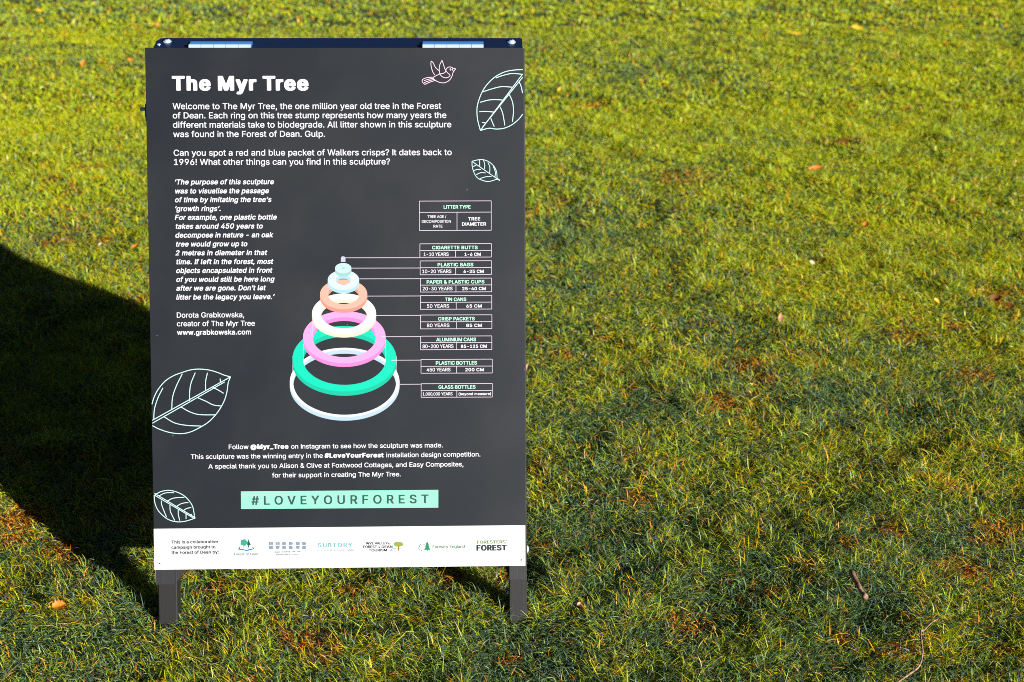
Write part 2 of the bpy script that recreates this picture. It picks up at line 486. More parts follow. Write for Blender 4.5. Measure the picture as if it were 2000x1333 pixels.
# glossy strip closing the top of the rear frame, near left corner cut off
TT = lambda u, w, h=0.0: rear(u, V1 + h, w)
top_poly = [(-0.2930, -DEPTH + 0.001), (-0.2930, -0.012), (-0.2885, -0.002), (-0.284, 0.0), (0.2950, 0.0), (0.2975, -0.0025), (0.2975, -DEPTH + 0.001)]
n = len(top_poly)
v = [TT(u, w, -0.0018) for u, w in top_poly] + [TT(u, w, 0.0008) for u, w in top_poly]
f = [tuple(range(n)), tuple(reversed(range(n, 2 * n)))] + [(i, (i + 1) % n, n + (i + 1) % n, n + i) for i in range(n)]
mesh_obj('top_strip', v, f, M_GLOSS, sign)
up_rear = (rear(0, 1, 0) - rear(0, 0, 0)).normalized()
def top_bolt(u, s):
    c = TT(u, -DEPTH + s, 0.0010)
    V, F = [], []
    add_cyl(V, F, c, up_rear, 0.0068, 0.0064, 0.0012, 20)
    b = mesh_obj('washer', V, F, M_ZINC, sign)
    V, F = [], []
    add_dome(V, F, c + up_rear * 0.0013, up_rear, 0.0048, 0.0030, 16)
    o = mesh_obj('bolt_head', V, F, M_ZINC, b)
    V, F = [], []
    for a in (0.4, 0.4 + math.pi / 2):
        d = Vector((math.cos(a), 0, 0)) + (rear(0, 0, 1) - rear(0, 0, 0)).normalized() * math.sin(a)
        p = d.cross(up_rear).normalized() * 0.0006
        d = d.normalized() * 0.0026
        k = len(V)
        cc = c + up_rear * 0.0036
        for q in (-1, 1):
            V += [cc - d + p * q, cc + d + p * q]
        V += [w_ + up_rear * 0.0009 for w_ in V[k:k + 4]]
        F += [(k, k + 1, k + 3, k + 2), (k + 4, k + 6, k + 7, k + 5), (k, k + 4, k + 5, k + 1), (k + 2, k + 3, k + 7, k + 6)]
    mesh_obj('cross_slot', V, F, M_GLOSS, b)
top_bolt(-0.2752, 0.026)
top_bolt(0.2800, 0.024)
V, F = [], []
add_dome(V, F, TT(-0.2865, -DEPTH + 0.0140, 0.0010), up_rear, 0.0030, 0.0016, 12)
mesh_obj('small_screw', V, F, M_ZINC, sign)
for u0, u1 in ((-0.2360, -0.1375), (0.1365, 0.2345)):
    lf = [(u0, -DEPTH + 0.002), (u1, -DEPTH + 0.002), (u1, -DEPTH + 0.0190), (u0, -DEPTH + 0.0190)]
    v = [TT(a, b, 0.0010) for a, b in lf] + [TT(a, b, 0.0042) for a, b in lf]
    f = [(3, 2, 1, 0), (4, 5, 6, 7)] + [(i, (i + 1) % 4, 4 + (i + 1) % 4, 4 + i) for i in range(4)]
    hg = mesh_obj('hinge', v, f, M_BLUE, sign)
    hl = hinge_line + Vector((0, 0, 0.0075))
    st = (u1 - u0) / 5
    for k in range(5):
        V, F = [], []
        add_cyl(V, F, Vector((u0 + st * k + 0.0003, hl.y, hl.z)), Vector((1, 0, 0)), 0.0050, 0.0050, st - 0.0006, 18)
        mesh_obj('knuckle', V, F, M_ZINC, hg, smooth=False)
# wing nut on the stay bolt, left side
wy = on_board(284, 210)[1]
c = front(LX, wy, -0.024)
V, F = [], []
add_cyl(V, F, c, Vector((-1, 0, 0)), 0.0028, 0.0028, 0.0170, 14)
bolt = mesh_obj('stay_bolt', V, F, M_ZINC, sign)
V, F = [], []
add_cyl(V, F, c + Vector((-0.0035, 0, 0)), Vector((-1, 0, 0)), 0.0050, 0.0036, 0.0060, 14)
ax = (front(0, 1, 0) - front(0, 0, 0)).normalized()
dn = (front(0, 0, 1) - front(0, 0, 0)).normalized()
for sg, Ln in ((1, 0.0085), (-1, 0.0190)):
    k = len(V)
    for t, wd, th in ((0.003, 0.0022, 0.0030), (Ln * 0.6, 0.0020, 0.0042), (Ln, 0.0014, 0.0030)):
        cc = c + Vector((-0.0070, 0, 0)) + ax * sg * t
        V += [cc + Vector((a * wd, 0, 0)) + dn * b * th for a, b in ((-1, -1), (1, -1), (1, 1), (-1, 1))]
    for q in range(2):
        for i in range(4):
            j = (i + 1) % 4
            F.append((k + q * 4 + i, k + q * 4 + j, k + q * 4 + 4 + j, k + q * 4 + 4 + i))
    F.append((k + 8, k + 9, k + 10, k + 11))
mesh_obj('wing_nut', V, F, M_BLUE, bolt)
V, F = [], []
add_dome(V, F, front(RX + 0.0006, on_board(1026, 1077)[1], -0.018), Vector((1, 0, 0)), 0.0062, 0.0032, 16)
mesh_obj('side_bolt', V, F, M_ZINC, sign)
for px, py in ((297, 107), (541, 110), (1012, 108), (295, 383), (1018, 391), (300, 866), (1020, 667), (1019, 886), (306, 1004), (1018, 1094), (312, 1101)):
    a, b = on_board(px, py)
    V, F = [], []
    add_cyl(V, F, front(a, b, -0.0001), dn, 0.0016, 0.0012, 0.0005, 10)
    mesh_obj('screw', V, F, M_WOOD, panel)

# ------------------------------------------------------------------ letter outlines
GLYPHS_M = {
'!':(105,[[24,12,0,15,3,8,5,5,11,5,9,0,11,-3,5,-4,7,-11,0,-11,-2,-7,-7,-8,-6,-4,-22,0,-8,5],[65,78,-31,0,-3,2,-1,4,0,126,-2,8,0,33,0,3,2,2,35,0,4,-2,0,-92,-2,-8,0,-72]]),
'&':(231,[[221,-1,-41,0,-3,2,-11,13,-3,1,-23,-13,-16,-5,-12,-2,-30,0,-17,4,-17,8,-11,7,-13,15,-5,9,-5,17,0,22,4,13,4,9,11,14,26,21,2,4,-20,32,-5,12,-2,11,0,14,6,19,9,14,10,8,12,6,14,4,31,0,13,-4,12,-6,14,-13,4,-6,5,-13,2,-11,0,-6,-4,-17,-6,-12,-6,-8,-10,-10,-25,-20,47,-57,3,2,3,10,2,17,3,9,28,1,4,-1,1,-22,-2,-11,-4,-15,-11,-22,31,-39,2,-3],[140,43,-6,9,-47,57,-3,0,-11,-8,-12,-11,-6,-10,-3,-10,0,-7,2,-9,3,-6,2,-5,9,-9,14,-7,13,-2,17,2,20,9],[93,161,25,19,7,10,3,11,-2,11,-2,3,-9,9,-8,4,-12,0,-11,-5,-7,-7,-5,-12,0,-9,3,-11,12,-18]]),
',':(101,[[18,-61,-2,2,0,4,14,90,5,2,36,0,0,-3,-3,-13,-22,-80,-5,-2]]),
'-':(234,[[53,95,0,25,2,3,113,0,4,-2,0,-25,-2,-4,-113,0]]),
'.':(101,[[71,9,-8,-9,-4,-3,-22,0,-5,3,-8,9,-2,6,0,14,5,8,8,6,13,2,12,-2,9,-6,4,-10,0,-12]]),
'/':(132,[[7,-39,-2,4,2,9,78,289,3,4,30,0,2,-4,-2,-8,-78,-290,-3,-4]]),
'0':(234,[[129,-5,-30,0,-15,4,-14,6,-13,9,-13,15,-11,20,-6,19,-5,27,-2,25,2,39,5,26,8,22,13,22,14,15,18,10,21,5,23,0,13,-2,12,-4,17,-10,18,-20,9,-19,8,-25,4,-20,1,-25,-1,-38,-4,-20,-8,-27,-11,-20,-12,-15,-13,-9,-9,-5],[116,228,-14,-2,-11,-5,-7,-5,-7,-9,-9,-17,-5,-14,-5,-33,0,-31,1,-16,4,-17,8,-22,9,-15,6,-5,15,-8,9,-2,8,0,8,2,9,4,9,7,7,9,6,11,7,19,5,33,0,31,-2,16,-3,17,-5,14,-8,15,-8,11,-11,7]]),
'1':(234,[[197,-1,-157,-1,-3,1,-2,2,-1,23,3,4,62,0,4,2,-1,186,-4,-1,-50,-36,-5,-1,-2,4,0,30,1,4,54,40,41,0,3,-2,1,-224,4,-2,52,-1,1,-6,0,-19]]),
'2':(234,[[29,-1,-1,3,1,23,7,9,21,21,79,85,12,17,6,13,2,9,0,17,-3,8,-6,9,-6,5,-11,7,-15,3,-8,0,-8,-2,-16,-8,-8,-8,-6,-12,-3,-18,-34,0,-2,2,0,11,3,16,4,9,8,12,15,15,14,8,14,4,13,2,25,0,11,-2,17,-6,13,-8,10,-10,7,-9,5,-9,5,-19,0,-19,-2,-11,-3,-9,-8,-16,-12,-17,-35,-39,-50,-51,-1,-4,113,0,2,-4,0,-26,-5,-2]]),
'3':(234,[[32,255,152,1,4,-1,1,-23,-2,-6,-68,-77,0,-1,2,-1,19,-2,12,-3,22,-13,10,-9,6,-10,6,-14,4,-17,0,-13,-2,-12,-5,-14,-10,-16,-10,-10,-14,-9,-16,-6,-17,-4,-33,0,-9,2,-25,8,-13,8,-13,13,-6,9,-5,10,-3,15,0,5,2,2,34,0,3,-2,2,-8,5,-9,9,-10,14,-8,17,-3,11,0,14,3,15,8,9,10,5,9,2,9,0,14,-4,11,-6,12,-6,6,-18,9,-7,2,-10,2,-31,0,-4,2,1,27,60,69,1,4,-103,1,-3,4,0,23]]),
'4':(234,[[155,256,3,-2,-1,-3,-97,-166,1,-1,2,-1,73,1,1,3,1,73,5,1,31,-1,1,-3,0,-72,4,-2,29,-1,1,-3,0,-24,-2,-3,-28,0,-3,-2,-1,-48,-1,-3,-3,-1,-30,0,-3,2,-1,48,-2,3,-114,1,-3,1,-1,2,0,25,2,5,100,169,5,2]]),
'5':(234,[[185,255,1,-3,0,-23,-2,-4,-105,-1,-2,-11,-5,-53,1,-1,15,6,17,4,19,0,22,-5,8,-4,15,-9,11,-11,7,-11,5,-9,5,-16,1,-11,0,-25,-3,-16,-3,-7,-12,-20,-10,-10,-11,-8,-13,-7,-12,-3,-13,-2,-26,0,-21,5,-12,7,-12,8,-12,14,-5,8,-4,12,-2,13,1,4,34,1,2,-2,2,-8,5,-9,11,-11,16,-8,7,-2,10,0,12,3,10,5,11,9,7,11,4,11,2,10,0,11,-4,14,-6,12,-6,8,-13,10,-12,4,-10,2,-14,-2,-14,-4,-16,-9,-28,2,-6,2,-1,14,5,31,8,81,2,3,3,1]]),
'6':(234,[[162,256,2,-2,-1,-2,-64,-93,2,-2,19,2,25,-3,15,-6,11,-8,10,-10,11,-19,5,-18,0,-30,-2,-11,-5,-13,-8,-14,-8,-9,-14,-11,-12,-7,-19,-5,-30,0,-11,2,-22,10,-14,10,-11,15,-5,9,-6,19,-2,16,2,22,3,14,6,15,18,32,63,93,6,4],[121,27,16,6,11,9,6,10,3,8,4,14,0,8,-2,11,-6,14,-3,5,-9,9,-17,8,-14,2,-17,-5,-14,-11,-5,-6,-6,-14,-2,-10,0,-12,3,-14,5,-10,11,-13,10,-6,9,-3]]),
'8':(234,[[99,259,27,0,17,-3,16,-6,11,-8,12,-13,7,-11,5,-17,0,-22,-5,-16,-5,-9,-6,-8,-17,-12,2,-3,13,-7,12,-12,12,-19,3,-14,0,-24,-2,-7,-8,-18,-8,-10,-10,-8,-18,-10,-27,-7,-32,0,-11,2,-17,5,-16,8,-8,6,-10,10,-7,12,-5,16,0,26,5,18,3,6,11,15,12,9,10,4,0,2,-12,7,-8,8,-9,16,-3,12,0,25,2,10,5,11,8,11,12,11,14,8,14,4],[61,63,5,-14,6,-8,8,-6,10,-5,14,-3,19,0,20,6,12,11,7,10,4,17,-2,9,-5,11,-11,13,-19,10,-8,2,-16,0,-12,-4,-13,-6,-10,-10,-4,-6,-3,-8,-2,-8],[70,179,6,-13,12,-12,17,-7,16,0,11,4,8,4,8,8,6,11,2,8,0,13,-6,15,-10,10,-8,5,-11,3,-14,0,-19,-7,-6,-5,-6,-7,-6,-13]]),
'9':(234,[[65,-1,-2,2,2,4,62,91,-28,-1,-23,5,-18,10,-14,14,-9,16,-5,17,-2,23,4,22,5,14,8,12,7,9,14,11,18,8,17,3,23,0,13,-2,17,-6,12,-8,12,-11,6,-8,8,-15,5,-19,0,-30,-2,-11,-8,-22,-17,-31,-64,-94,-5,-3],[120,228,-13,0,-6,-2,-11,-5,-8,-5,-10,-14,-6,-20,0,-14,3,-13,5,-9,7,-9,9,-7,19,-6,9,0,12,3,15,9,8,10,3,6,5,19,-2,19,-5,12,-3,6,-6,8,-8,5]]),
'?':(187,[[62,3,-5,10,-1,13,4,9,3,4,13,6,9,0,9,-2,8,-6,5,-10,1,-12,-4,-8,-6,-7,-7,-3,-18,0],[65,75,-2,2,0,13,1,14,4,12,9,16,12,11,18,12,12,11,4,7,3,7,2,11,-4,16,-4,6,-10,10,-11,5,-9,2,-16,-4,-8,-5,-11,-11,-5,-12,-1,-8,-3,-2,-34,0,-1,11,2,10,5,12,9,14,6,6,15,10,17,6,11,2,25,0,12,-2,17,-6,10,-6,11,-11,5,-7,8,-18,2,-13,0,-11,-4,-19,-8,-15,-7,-10,-26,-18,-11,-10,-8,-14,-3,-23]]),
'A':(247,[[99,256,39,0,5,-4,91,-248,-1,-5,-34,-1,-4,2,-25,66,-2,3,-3,0,-94,-1,-2,-2,-23,-66,-5,-2,-32,0,-4,2,0,2,88,241,4,11],[120,211,-4,-6,-13,-43,-20,-55,1,-5,68,0,3,0,1,2,-33,100]]),
'B':(236,[[28,255,102,1,15,-1,17,-5,9,-5,13,-9,8,-10,6,-13,3,-12,0,-30,-4,-12,-8,-11,-13,-10,-9,-4,0,-2,9,-3,11,-6,14,-14,5,-8,4,-14,2,-11,0,-13,-3,-18,-6,-15,-12,-13,-11,-7,-14,-6,-25,-5,-109,-1,-5,2,0,251],[66,113,0,-78,1,-5,59,0,12,1,19,7,7,5,6,8,5,15,-2,13,-8,16,-13,11,-14,6,-11,2,-57,0],[66,145,4,-1,50,0,20,5,8,5,9,9,5,8,2,6,0,18,-9,16,-10,8,-15,4,-14,2,-49,-1,-1,-4]]),
'C':(263,[[188,7,-20,-8,-19,-4,-33,0,-26,7,-11,5,-13,7,-17,16,-11,15,-11,21,-7,22,-3,22,0,36,7,33,3,9,9,19,16,20,13,12,22,12,22,7,15,1,22,0,13,-1,21,-7,13,-6,12,-8,16,-17,11,-19,7,-22,-1,-6,-3,-1,-31,0,-3,2,-6,16,-10,14,-15,13,-21,8,-11,1,-9,0,-11,-1,-22,-10,-15,-11,-12,-17,-6,-13,-5,-15,-3,-21,0,-20,1,-14,5,-20,7,-14,10,-16,14,-13,15,-8,13,-3,12,-2,8,0,20,5,19,11,7,7,7,11,8,18,33,1,4,-1,1,-6,-5,-17,-13,-22,-11,-13]]),
'D':(259,[[28,-1,-1,5,0,251,5,1,94,0,22,-3,12,-3,20,-10,16,-12,12,-12,7,-11,10,-18,6,-24,3,-26,-1,-36,-7,-28,-11,-24,-9,-12,-14,-14,-18,-12,-20,-7,-28,-6],[67,30,46,0,13,1,19,5,12,7,13,9,9,11,8,14,7,21,3,25,-2,26,-3,16,-10,22,-8,11,-7,7,-15,10,-18,7,-25,3,-39,0,-4,-2,0,-188]]),
'E':(217,[[190,-1,-158,-1,-5,2,0,251,1,4,156,1,4,-1,1,-26,-2,-4,-116,0,-5,-1,0,-75,1,-4,112,-1,2,-4,0,-22,-1,-4,-3,-1,-110,-1,-1,-3,0,-74,0,-4,4,-1,118,0,3,-4,0,-24]]),
'F':(213,[[29,-1,-2,2,0,3,0,251,5,1,154,-1,1,-3,0,-23,-2,-4,-114,0,-5,-1,0,-82,5,-1,103,-1,3,-3,-1,-25,-3,-3,-106,0,-1,-5,-1,-103,-3,-3]]),
'G':(268,[[148,259,23,-5,13,-4,21,-14,14,-13,9,-13,6,-12,6,-22,-3,-3,-36,1,-9,19,-10,13,-14,11,-14,6,-17,3,-8,0,-11,-1,-14,-5,-11,-6,-13,-12,-9,-12,-8,-16,-7,-23,-1,-17,0,-16,1,-14,4,-16,8,-18,12,-18,6,-6,16,-10,16,-6,11,-2,12,0,8,2,16,5,12,7,12,12,6,9,6,14,3,19,-3,2,-62,1,-1,3,0,24,0,3,3,1,99,0,2,-4,0,-39,-3,-19,-5,-14,-5,-9,-13,-19,-13,-11,-16,-10,-25,-8,-11,-2,-35,0,-17,4,-23,9,-17,12,-12,12,-9,13,-8,14,-10,29,-3,22,0,36,5,28,10,25,9,16,18,19,23,15,17,7,19,3]]),
'H':(266,[[28,-1,-1,5,0,251,3,1,32,0,3,-2,1,-103,1,-5,121,-1,5,1,1,3,0,105,4,2,32,-1,1,-4,-1,-251,-3,-2,-29,0,-4,3,0,108,-1,4,-122,1,-4,-1,-1,-3,-1,-109,-3,-3]]),
'I':(158,[[15,-1,-2,3,0,24,1,3,38,1,4,2,0,188,0,3,-2,2,-40,1,-1,3,0,25,3,2,119,0,2,-4,0,-23,-1,-3,-38,-1,-4,-2,0,-188,0,-3,2,-2,40,-1,1,-3,0,-25,-3,-3]]),
'K':(241,[[225,-1,-38,-1,-5,2,-80,112,-3,3,-4,-3,-29,-30,-1,-82,-6,-2,-29,0,-3,2,0,251,1,4,34,1,3,-2,1,-119,6,3,23,28,82,89,5,1,41,0,3,-1,0,-3,-7,-9,-85,-89,-6,-8,-1,-3,94,-133,5,-8]]),
'L':(204,[[29,256,33,0,3,-2,1,-223,5,-1,111,0,2,-4,0,-24,-1,-3,-151,-1,-5,2,0,251,0,3]]),
'M':(322,[[28,255,46,1,5,-1,60,-151,18,-52,2,1,1,4,19,53,56,145,5,1,46,-1,1,-4,0,-251,-3,-2,-32,0,-3,3,0,189,-1,0,-2,-5,-12,-34,-56,-144,-4,-7,-3,-2,-28,0,-3,2,-61,152,-11,30,-2,5,-1,0,-1,-186,-4,-3,-32,1,-1,6,0,246]]),
'N':(269,[[233,-1,-38,-1,-5,1,-88,138,-31,51,-5,8,-1,0,0,-195,-3,-3,-32,0,-3,2,0,251,1,4,38,1,5,-1,110,-171,10,-19,4,-5,1,0,1,194,4,2,29,0,4,-1,0,-251]]),
'O':(274,[[160,-3,-14,-2,-28,0,-11,2,-25,8,-16,9,-17,16,-13,18,-9,18,-8,30,-2,17,0,32,2,12,6,27,10,20,17,24,12,10,23,13,22,7,15,1,22,0,13,-1,21,-7,18,-9,7,-6,16,-16,8,-11,11,-22,7,-24,3,-26,0,-21,-2,-15,-3,-19,-6,-19,-5,-9,-10,-16,-15,-17,-13,-10,-16,-8],[137,227,-8,-1,-20,-5,-13,-6,-15,-11,-10,-14,-8,-16,-7,-23,-1,-14,0,-21,5,-28,6,-15,8,-13,11,-13,13,-9,14,-6,17,-4,11,0,15,4,8,3,12,6,12,11,9,13,8,15,7,25,0,13,1,6,-1,24,-5,22,-8,17,-7,10,-14,14,-6,4,-17,8]]),
'P':(230,[[28,-1,-1,5,0,251,5,1,98,0,21,-3,22,-10,11,-9,12,-14,5,-10,5,-17,2,-16,-2,-22,-3,-14,-8,-15,-4,-6,-12,-12,-13,-8,-17,-6,-26,-3,-56,-1,-1,-3,-1,-86,-3,-3],[67,224,-1,-6,0,-89,1,-5,60,0,13,3,9,5,10,9,6,11,3,11,1,17,-2,11,-3,8,-8,11,-13,9,-14,4,-13,2]]),
'R':(232,[[28,255,101,1,14,-1,19,-5,12,-7,6,-4,15,-14,8,-16,5,-21,0,-23,-4,-17,-8,-18,-5,-7,-13,-11,-13,-7,-2,-3,52,-97,2,-3,-1,-3,-39,-1,-4,2,-50,93,-3,3,-5,1,-45,0,-4,-1,-1,-95,-3,-3,-32,0,-3,2,0,251],[66,224,0,-89,1,-5,62,0,17,5,12,8,7,12,3,10,1,22,-7,17,-10,10,-14,7,-20,4,-48,0]]),
'S':(231,[[129,259,17,-3,14,-5,16,-9,8,-7,11,-14,5,-9,3,-13,-1,-10,-3,-1,-31,0,-2,2,-6,14,-9,11,-14,8,-10,3,-17,2,-12,-2,-10,-3,-9,-5,-8,-6,-5,-7,-5,-10,0,-11,2,-7,3,-6,5,-5,14,-9,16,-7,53,-15,20,-9,12,-8,9,-9,8,-13,3,-11,2,-20,-4,-19,-4,-11,-12,-15,-6,-6,-11,-7,-14,-7,-19,-5,-14,-1,-26,0,-32,6,-15,8,-11,8,-11,13,-8,14,-4,12,-1,10,0,4,4,1,34,0,2,-2,2,-11,5,-9,8,-9,6,-4,16,-6,9,-2,19,0,22,6,11,7,7,6,6,9,2,7,-1,17,-3,7,-7,7,-13,8,-22,8,-52,15,-25,14,-12,11,-7,13,-3,11,0,26,3,13,7,13,9,11,17,12,28,10,13,1]]),
'T':(232,[[127,-2,-29,0,-4,3,0,222,-4,2,-75,0,-2,2,-1,5,1,20,2,4,190,0,4,0,2,-2,0,-25,-2,-4,-74,0,-4,-2,0,-221,-1,-3]]),
'U':(266,[[28,255,34,1,3,-2,1,-172,2,-11,6,-14,13,-15,14,-9,20,-5,20,0,13,4,9,4,14,11,10,15,5,14,2,12,0,166,4,2,29,0,3,-1,1,-184,-2,-9,-8,-21,-13,-18,-12,-10,-20,-11,-24,-7,-20,-1,-25,1,-25,7,-12,6,-14,10,-15,17,-9,19,-5,23,0,174]]),
'V':(247,[[6,255,35,1,4,-1,2,-3,49,-139,22,-65,2,-5,1,0,20,61,53,150,4,2,32,0,4,-1,0,-3,-2,-6,-87,-241,-4,-6,-39,-1,-4,3,-91,247,-2,6]]),
'W':(351,[[5,255,4,1,31,0,5,-2,51,-200,2,0,2,6,11,50,38,142,2,3,39,1,4,-2,40,-153,10,-44,2,-3,2,3,12,50,37,145,2,3,3,1,34,-1,1,-4,-2,-8,-67,-243,-3,-2,-36,0,-5,3,-42,154,-9,36,-2,3,-52,-193,-4,-3,-40,1,-62,224,-8,29]]),
'Y':(243,[[134,-2,-32,0,-3,2,-1,104,-93,148,0,3,2,1,38,0,5,-2,68,-112,3,3,17,31,49,78,4,2,35,0,3,-1,1,-3,-2,-4,-90,-144,-1,-102,-1,-3]]),
'a':(202,[[171,-1,-34,0,-2,2,-1,11,0,1,-2,1,-9,-9,-16,-8,-17,-3,-19,0,-12,2,-16,5,-13,8,-7,8,-7,12,-3,12,0,25,2,8,4,10,9,9,10,7,16,6,25,5,31,3,17,4,5,3,2,5,0,11,-3,9,-5,6,-11,8,-14,4,-16,-2,-12,-5,-7,-5,-7,-6,-5,-8,-3,-2,-8,0,-23,7,-2,2,0,3,6,12,4,6,11,11,18,10,16,5,12,2,25,0,17,-4,13,-5,9,-5,11,-12,7,-11,5,-23,0,-130],[134,88,-4,1,-21,-5,-27,-3,-12,-3,-10,-5,-6,-7,-5,-12,1,-9,4,-7,6,-6,10,-5,7,-2,18,0,7,2,13,6,10,10,6,9,3,11]]),
'b':(220,[[25,255,30,1,4,-2,1,-84,2,0,12,13,10,6,17,5,26,0,16,-4,8,-3,12,-8,15,-14,6,-10,6,-12,5,-14,3,-22,0,-25,-3,-20,-6,-21,-9,-14,-12,-14,-16,-11,-12,-5,-19,-3,-23,1,-8,2,-13,7,-7,5,-7,8,-3,2,-2,-20,-29,-1,-5,2,-1,251],[113,25,14,4,8,4,10,10,5,6,4,10,5,17,2,11,0,17,-7,26,-4,10,-8,9,-5,5,-11,6,-8,2,-16,0,-7,-2,-13,-7,-8,-8,-6,-10,-7,-20,-2,-13,0,-17,6,-23,9,-17,10,-11,7,-5,14,-4]]),
'c':(205,[[159,177,11,-11,8,-11,5,-12,-1,-6,-25,-7,-6,0,-3,2,-5,9,-6,9,-14,9,-13,3,-15,0,-7,-2,-9,-4,-8,-6,-13,-20,-6,-25,0,-23,5,-20,8,-16,11,-12,9,-5,14,-4,11,0,8,2,15,8,9,10,7,13,3,1,7,0,24,-7,1,-4,-5,-13,-5,-8,-9,-11,-17,-12,-11,-5,-27,-5,-14,0,-20,3,-16,7,-17,12,-11,13,-10,17,-6,22,-2,16,0,23,2,13,5,18,8,16,8,12,17,15,16,8,20,5,25,0,12,-2,11,-3]]),
'd':(220,[[188,255,1,-4,-1,-251,-4,-2,-30,1,-2,20,-3,-2,-14,-13,-12,-7,-8,-2,-24,-1,-18,3,-13,5,-14,9,-9,10,-10,14,-9,24,-4,20,0,31,5,25,6,14,9,16,15,14,13,8,8,3,15,4,24,0,11,-2,14,-7,15,-13,2,0,1,82,3,2],[105,25,18,5,6,4,11,12,6,13,5,15,2,14,0,13,-2,12,-5,17,-9,17,-8,7,-11,6,-8,2,-15,0,-8,-2,-10,-5,-11,-10,-5,-7,-6,-15,-3,-16,0,-25,6,-25,8,-13,10,-10,8,-5,14,-4]]),
'e':(209,[[90,194,23,0,11,-2,13,-3,17,-10,12,-9,9,-13,7,-16,4,-12,3,-22,0,-20,-2,-4,-132,0,-3,-3,0,-4,3,-14,10,-18,12,-11,14,-6,8,-2,13,0,14,4,13,8,6,8,4,8,3,2,30,-7,3,-2,0,-3,-1,-5,-5,-9,-4,-6,-9,-10,-15,-10,-17,-6,-22,-3,-27,1,-17,5,-13,7,-14,11,-12,16,-10,20,-3,14,-2,14,0,25,2,13,3,14,11,23,17,19,12,8,20,8],[52,115,2,-2,6,-1,86,1,3,0,1,2,-2,12,-3,8,-10,15,-8,6,-9,4,-16,4,-15,-4,-17,-9,-12,-16]]),
'f':(134,[[40,-1,-2,3,-1,158,-3,2,-33,1,-1,3,0,22,4,3,30,0,3,1,1,35,3,11,6,10,13,11,11,5,19,3,9,0,21,-3,5,-4,-7,-23,-2,-3,-6,-1,-12,3,-13,-4,-6,-6,-4,-6,-1,-10,0,-17,2,-2,40,-1,1,-3,0,-19,0,-3,-2,-2,-38,-1,-3,-2,-1,-159,-3,-3]]),
'g':(220,[[188,190,1,-5,0,-201,-2,-11,-6,-16,-9,-11,-12,-10,-12,-6,-18,-5,-10,-2,-35,1,-17,3,-16,6,-9,6,-15,15,-6,9,2,5,24,13,4,0,15,-16,20,-10,8,-2,17,0,17,5,9,6,10,12,5,20,0,27,-1,1,-1,0,-12,-12,-16,-8,-10,-2,-31,0,-9,2,-16,6,-13,8,-6,6,-11,14,-5,10,-6,20,-2,12,0,32,4,18,7,21,9,14,14,13,15,9,13,5,14,2,22,0,8,-2,12,-5,11,-8,8,-8,1,0,2,19],[110,162,-15,0,-8,-2,-13,-7,-8,-8,-6,-10,-6,-17,-2,-9,0,-22,1,-11,4,-11,6,-13,11,-11,6,-4,16,-6,13,0,7,2,8,3,11,8,7,8,6,13,5,22,0,17,-2,11,-5,17,-3,6,-4,7,-11,10,-10,5]]),
'h':(213,[[25,255,30,1,4,-2,1,-82,3,1,14,12,16,7,11,2,22,0,15,-4,13,-6,12,-10,7,-11,5,-11,3,-17,0,-131,-1,-5,-31,-1,-4,3,0,119,-1,10,-7,16,-8,9,-6,4,-14,3,-13,0,-9,-3,-9,-5,-8,-8,-4,-6,-5,-13,-2,-14,0,-113,-7,-2,-25,0,-3,2,-1,251]]),
'i':(91,[[26,-1,-2,2,-1,3,1,184,3,3,30,-1,2,-2,0,-3,0,-184,-4,-3],[65,234,-5,-7,-8,-6,-20,0,-7,3,-4,5,-4,9,1,8,4,9,8,7,11,2,11,-2,9,-5,4,-8]]),
'k':(198,[[26,256,29,0,4,-2,1,-141,2,0,3,3,73,74,38,1,4,-2,1,-2,-8,-10,-67,-68,2,-5,76,-95,4,-7,0,-3,-40,-1,-5,2,-66,82,-9,-6,-9,-10,0,-66,-7,-2,-25,0,-3,2,-1,251,1,3]]),
'l':(102,[[26,256,29,0,4,-2,0,-206,2,-11,5,-7,4,-2,15,0,3,-2,5,-24,-3,-3,-11,-2,-16,0,-17,3,-8,5,-8,8,-5,10,-1,6,-1,222,1,3]]),
'm':(312,[[280,0,-3,-2,-28,0,-4,3,0,125,-1,11,-5,12,-6,6,-13,7,-11,2,-14,-4,-8,-4,-10,-10,-5,-11,-2,-11,0,-123,-4,-3,-31,1,-1,5,0,128,-5,14,-6,9,-10,5,-14,4,-9,-2,-14,-7,-10,-12,-5,-11,-2,-14,0,-117,-4,-3,-30,1,-2,5,1,186,3,1,30,-1,2,-2,1,-14,2,0,8,7,10,8,13,4,14,2,17,-1,11,-4,8,-5,7,-6,9,-12,1,0,9,10,11,8,10,5,12,4,16,1,16,-1,12,-4,10,-5,9,-7,6,-8,5,-10,5,-19]]),
'n':(212,[[180,-1,-31,-1,-4,3,0,119,-1,10,-7,16,-8,9,-6,4,-14,3,-13,0,-9,-3,-9,-5,-8,-8,-4,-6,-5,-13,-2,-14,0,-113,-7,-2,-25,0,-3,2,-1,185,2,5,32,0,2,-2,1,-14,0,-2,2,0,11,10,15,8,14,4,24,0,16,-4,12,-6,10,-8,11,-16,3,-8,3,-15,0,-133]]),
'o':(215,[[138,189,16,-8,12,-11,7,-6,6,-10,6,-13,6,-15,3,-21,0,-25,-7,-29,-6,-14,-12,-17,-11,-10,-13,-8,-21,-6,-15,-2,-13,0,-25,5,-19,9,-10,8,-10,13,-10,17,-6,20,-2,14,0,29,7,29,8,16,8,12,17,15,16,8,12,3,13,2,21,0],[113,162,-20,0,-14,-6,-8,-6,-13,-20,-6,-25,0,-23,3,-16,5,-12,6,-9,11,-11,8,-5,13,-4,12,0,8,2,15,8,10,11,7,13,6,23,0,23,-3,16,-7,16,-10,14,-10,6]]),
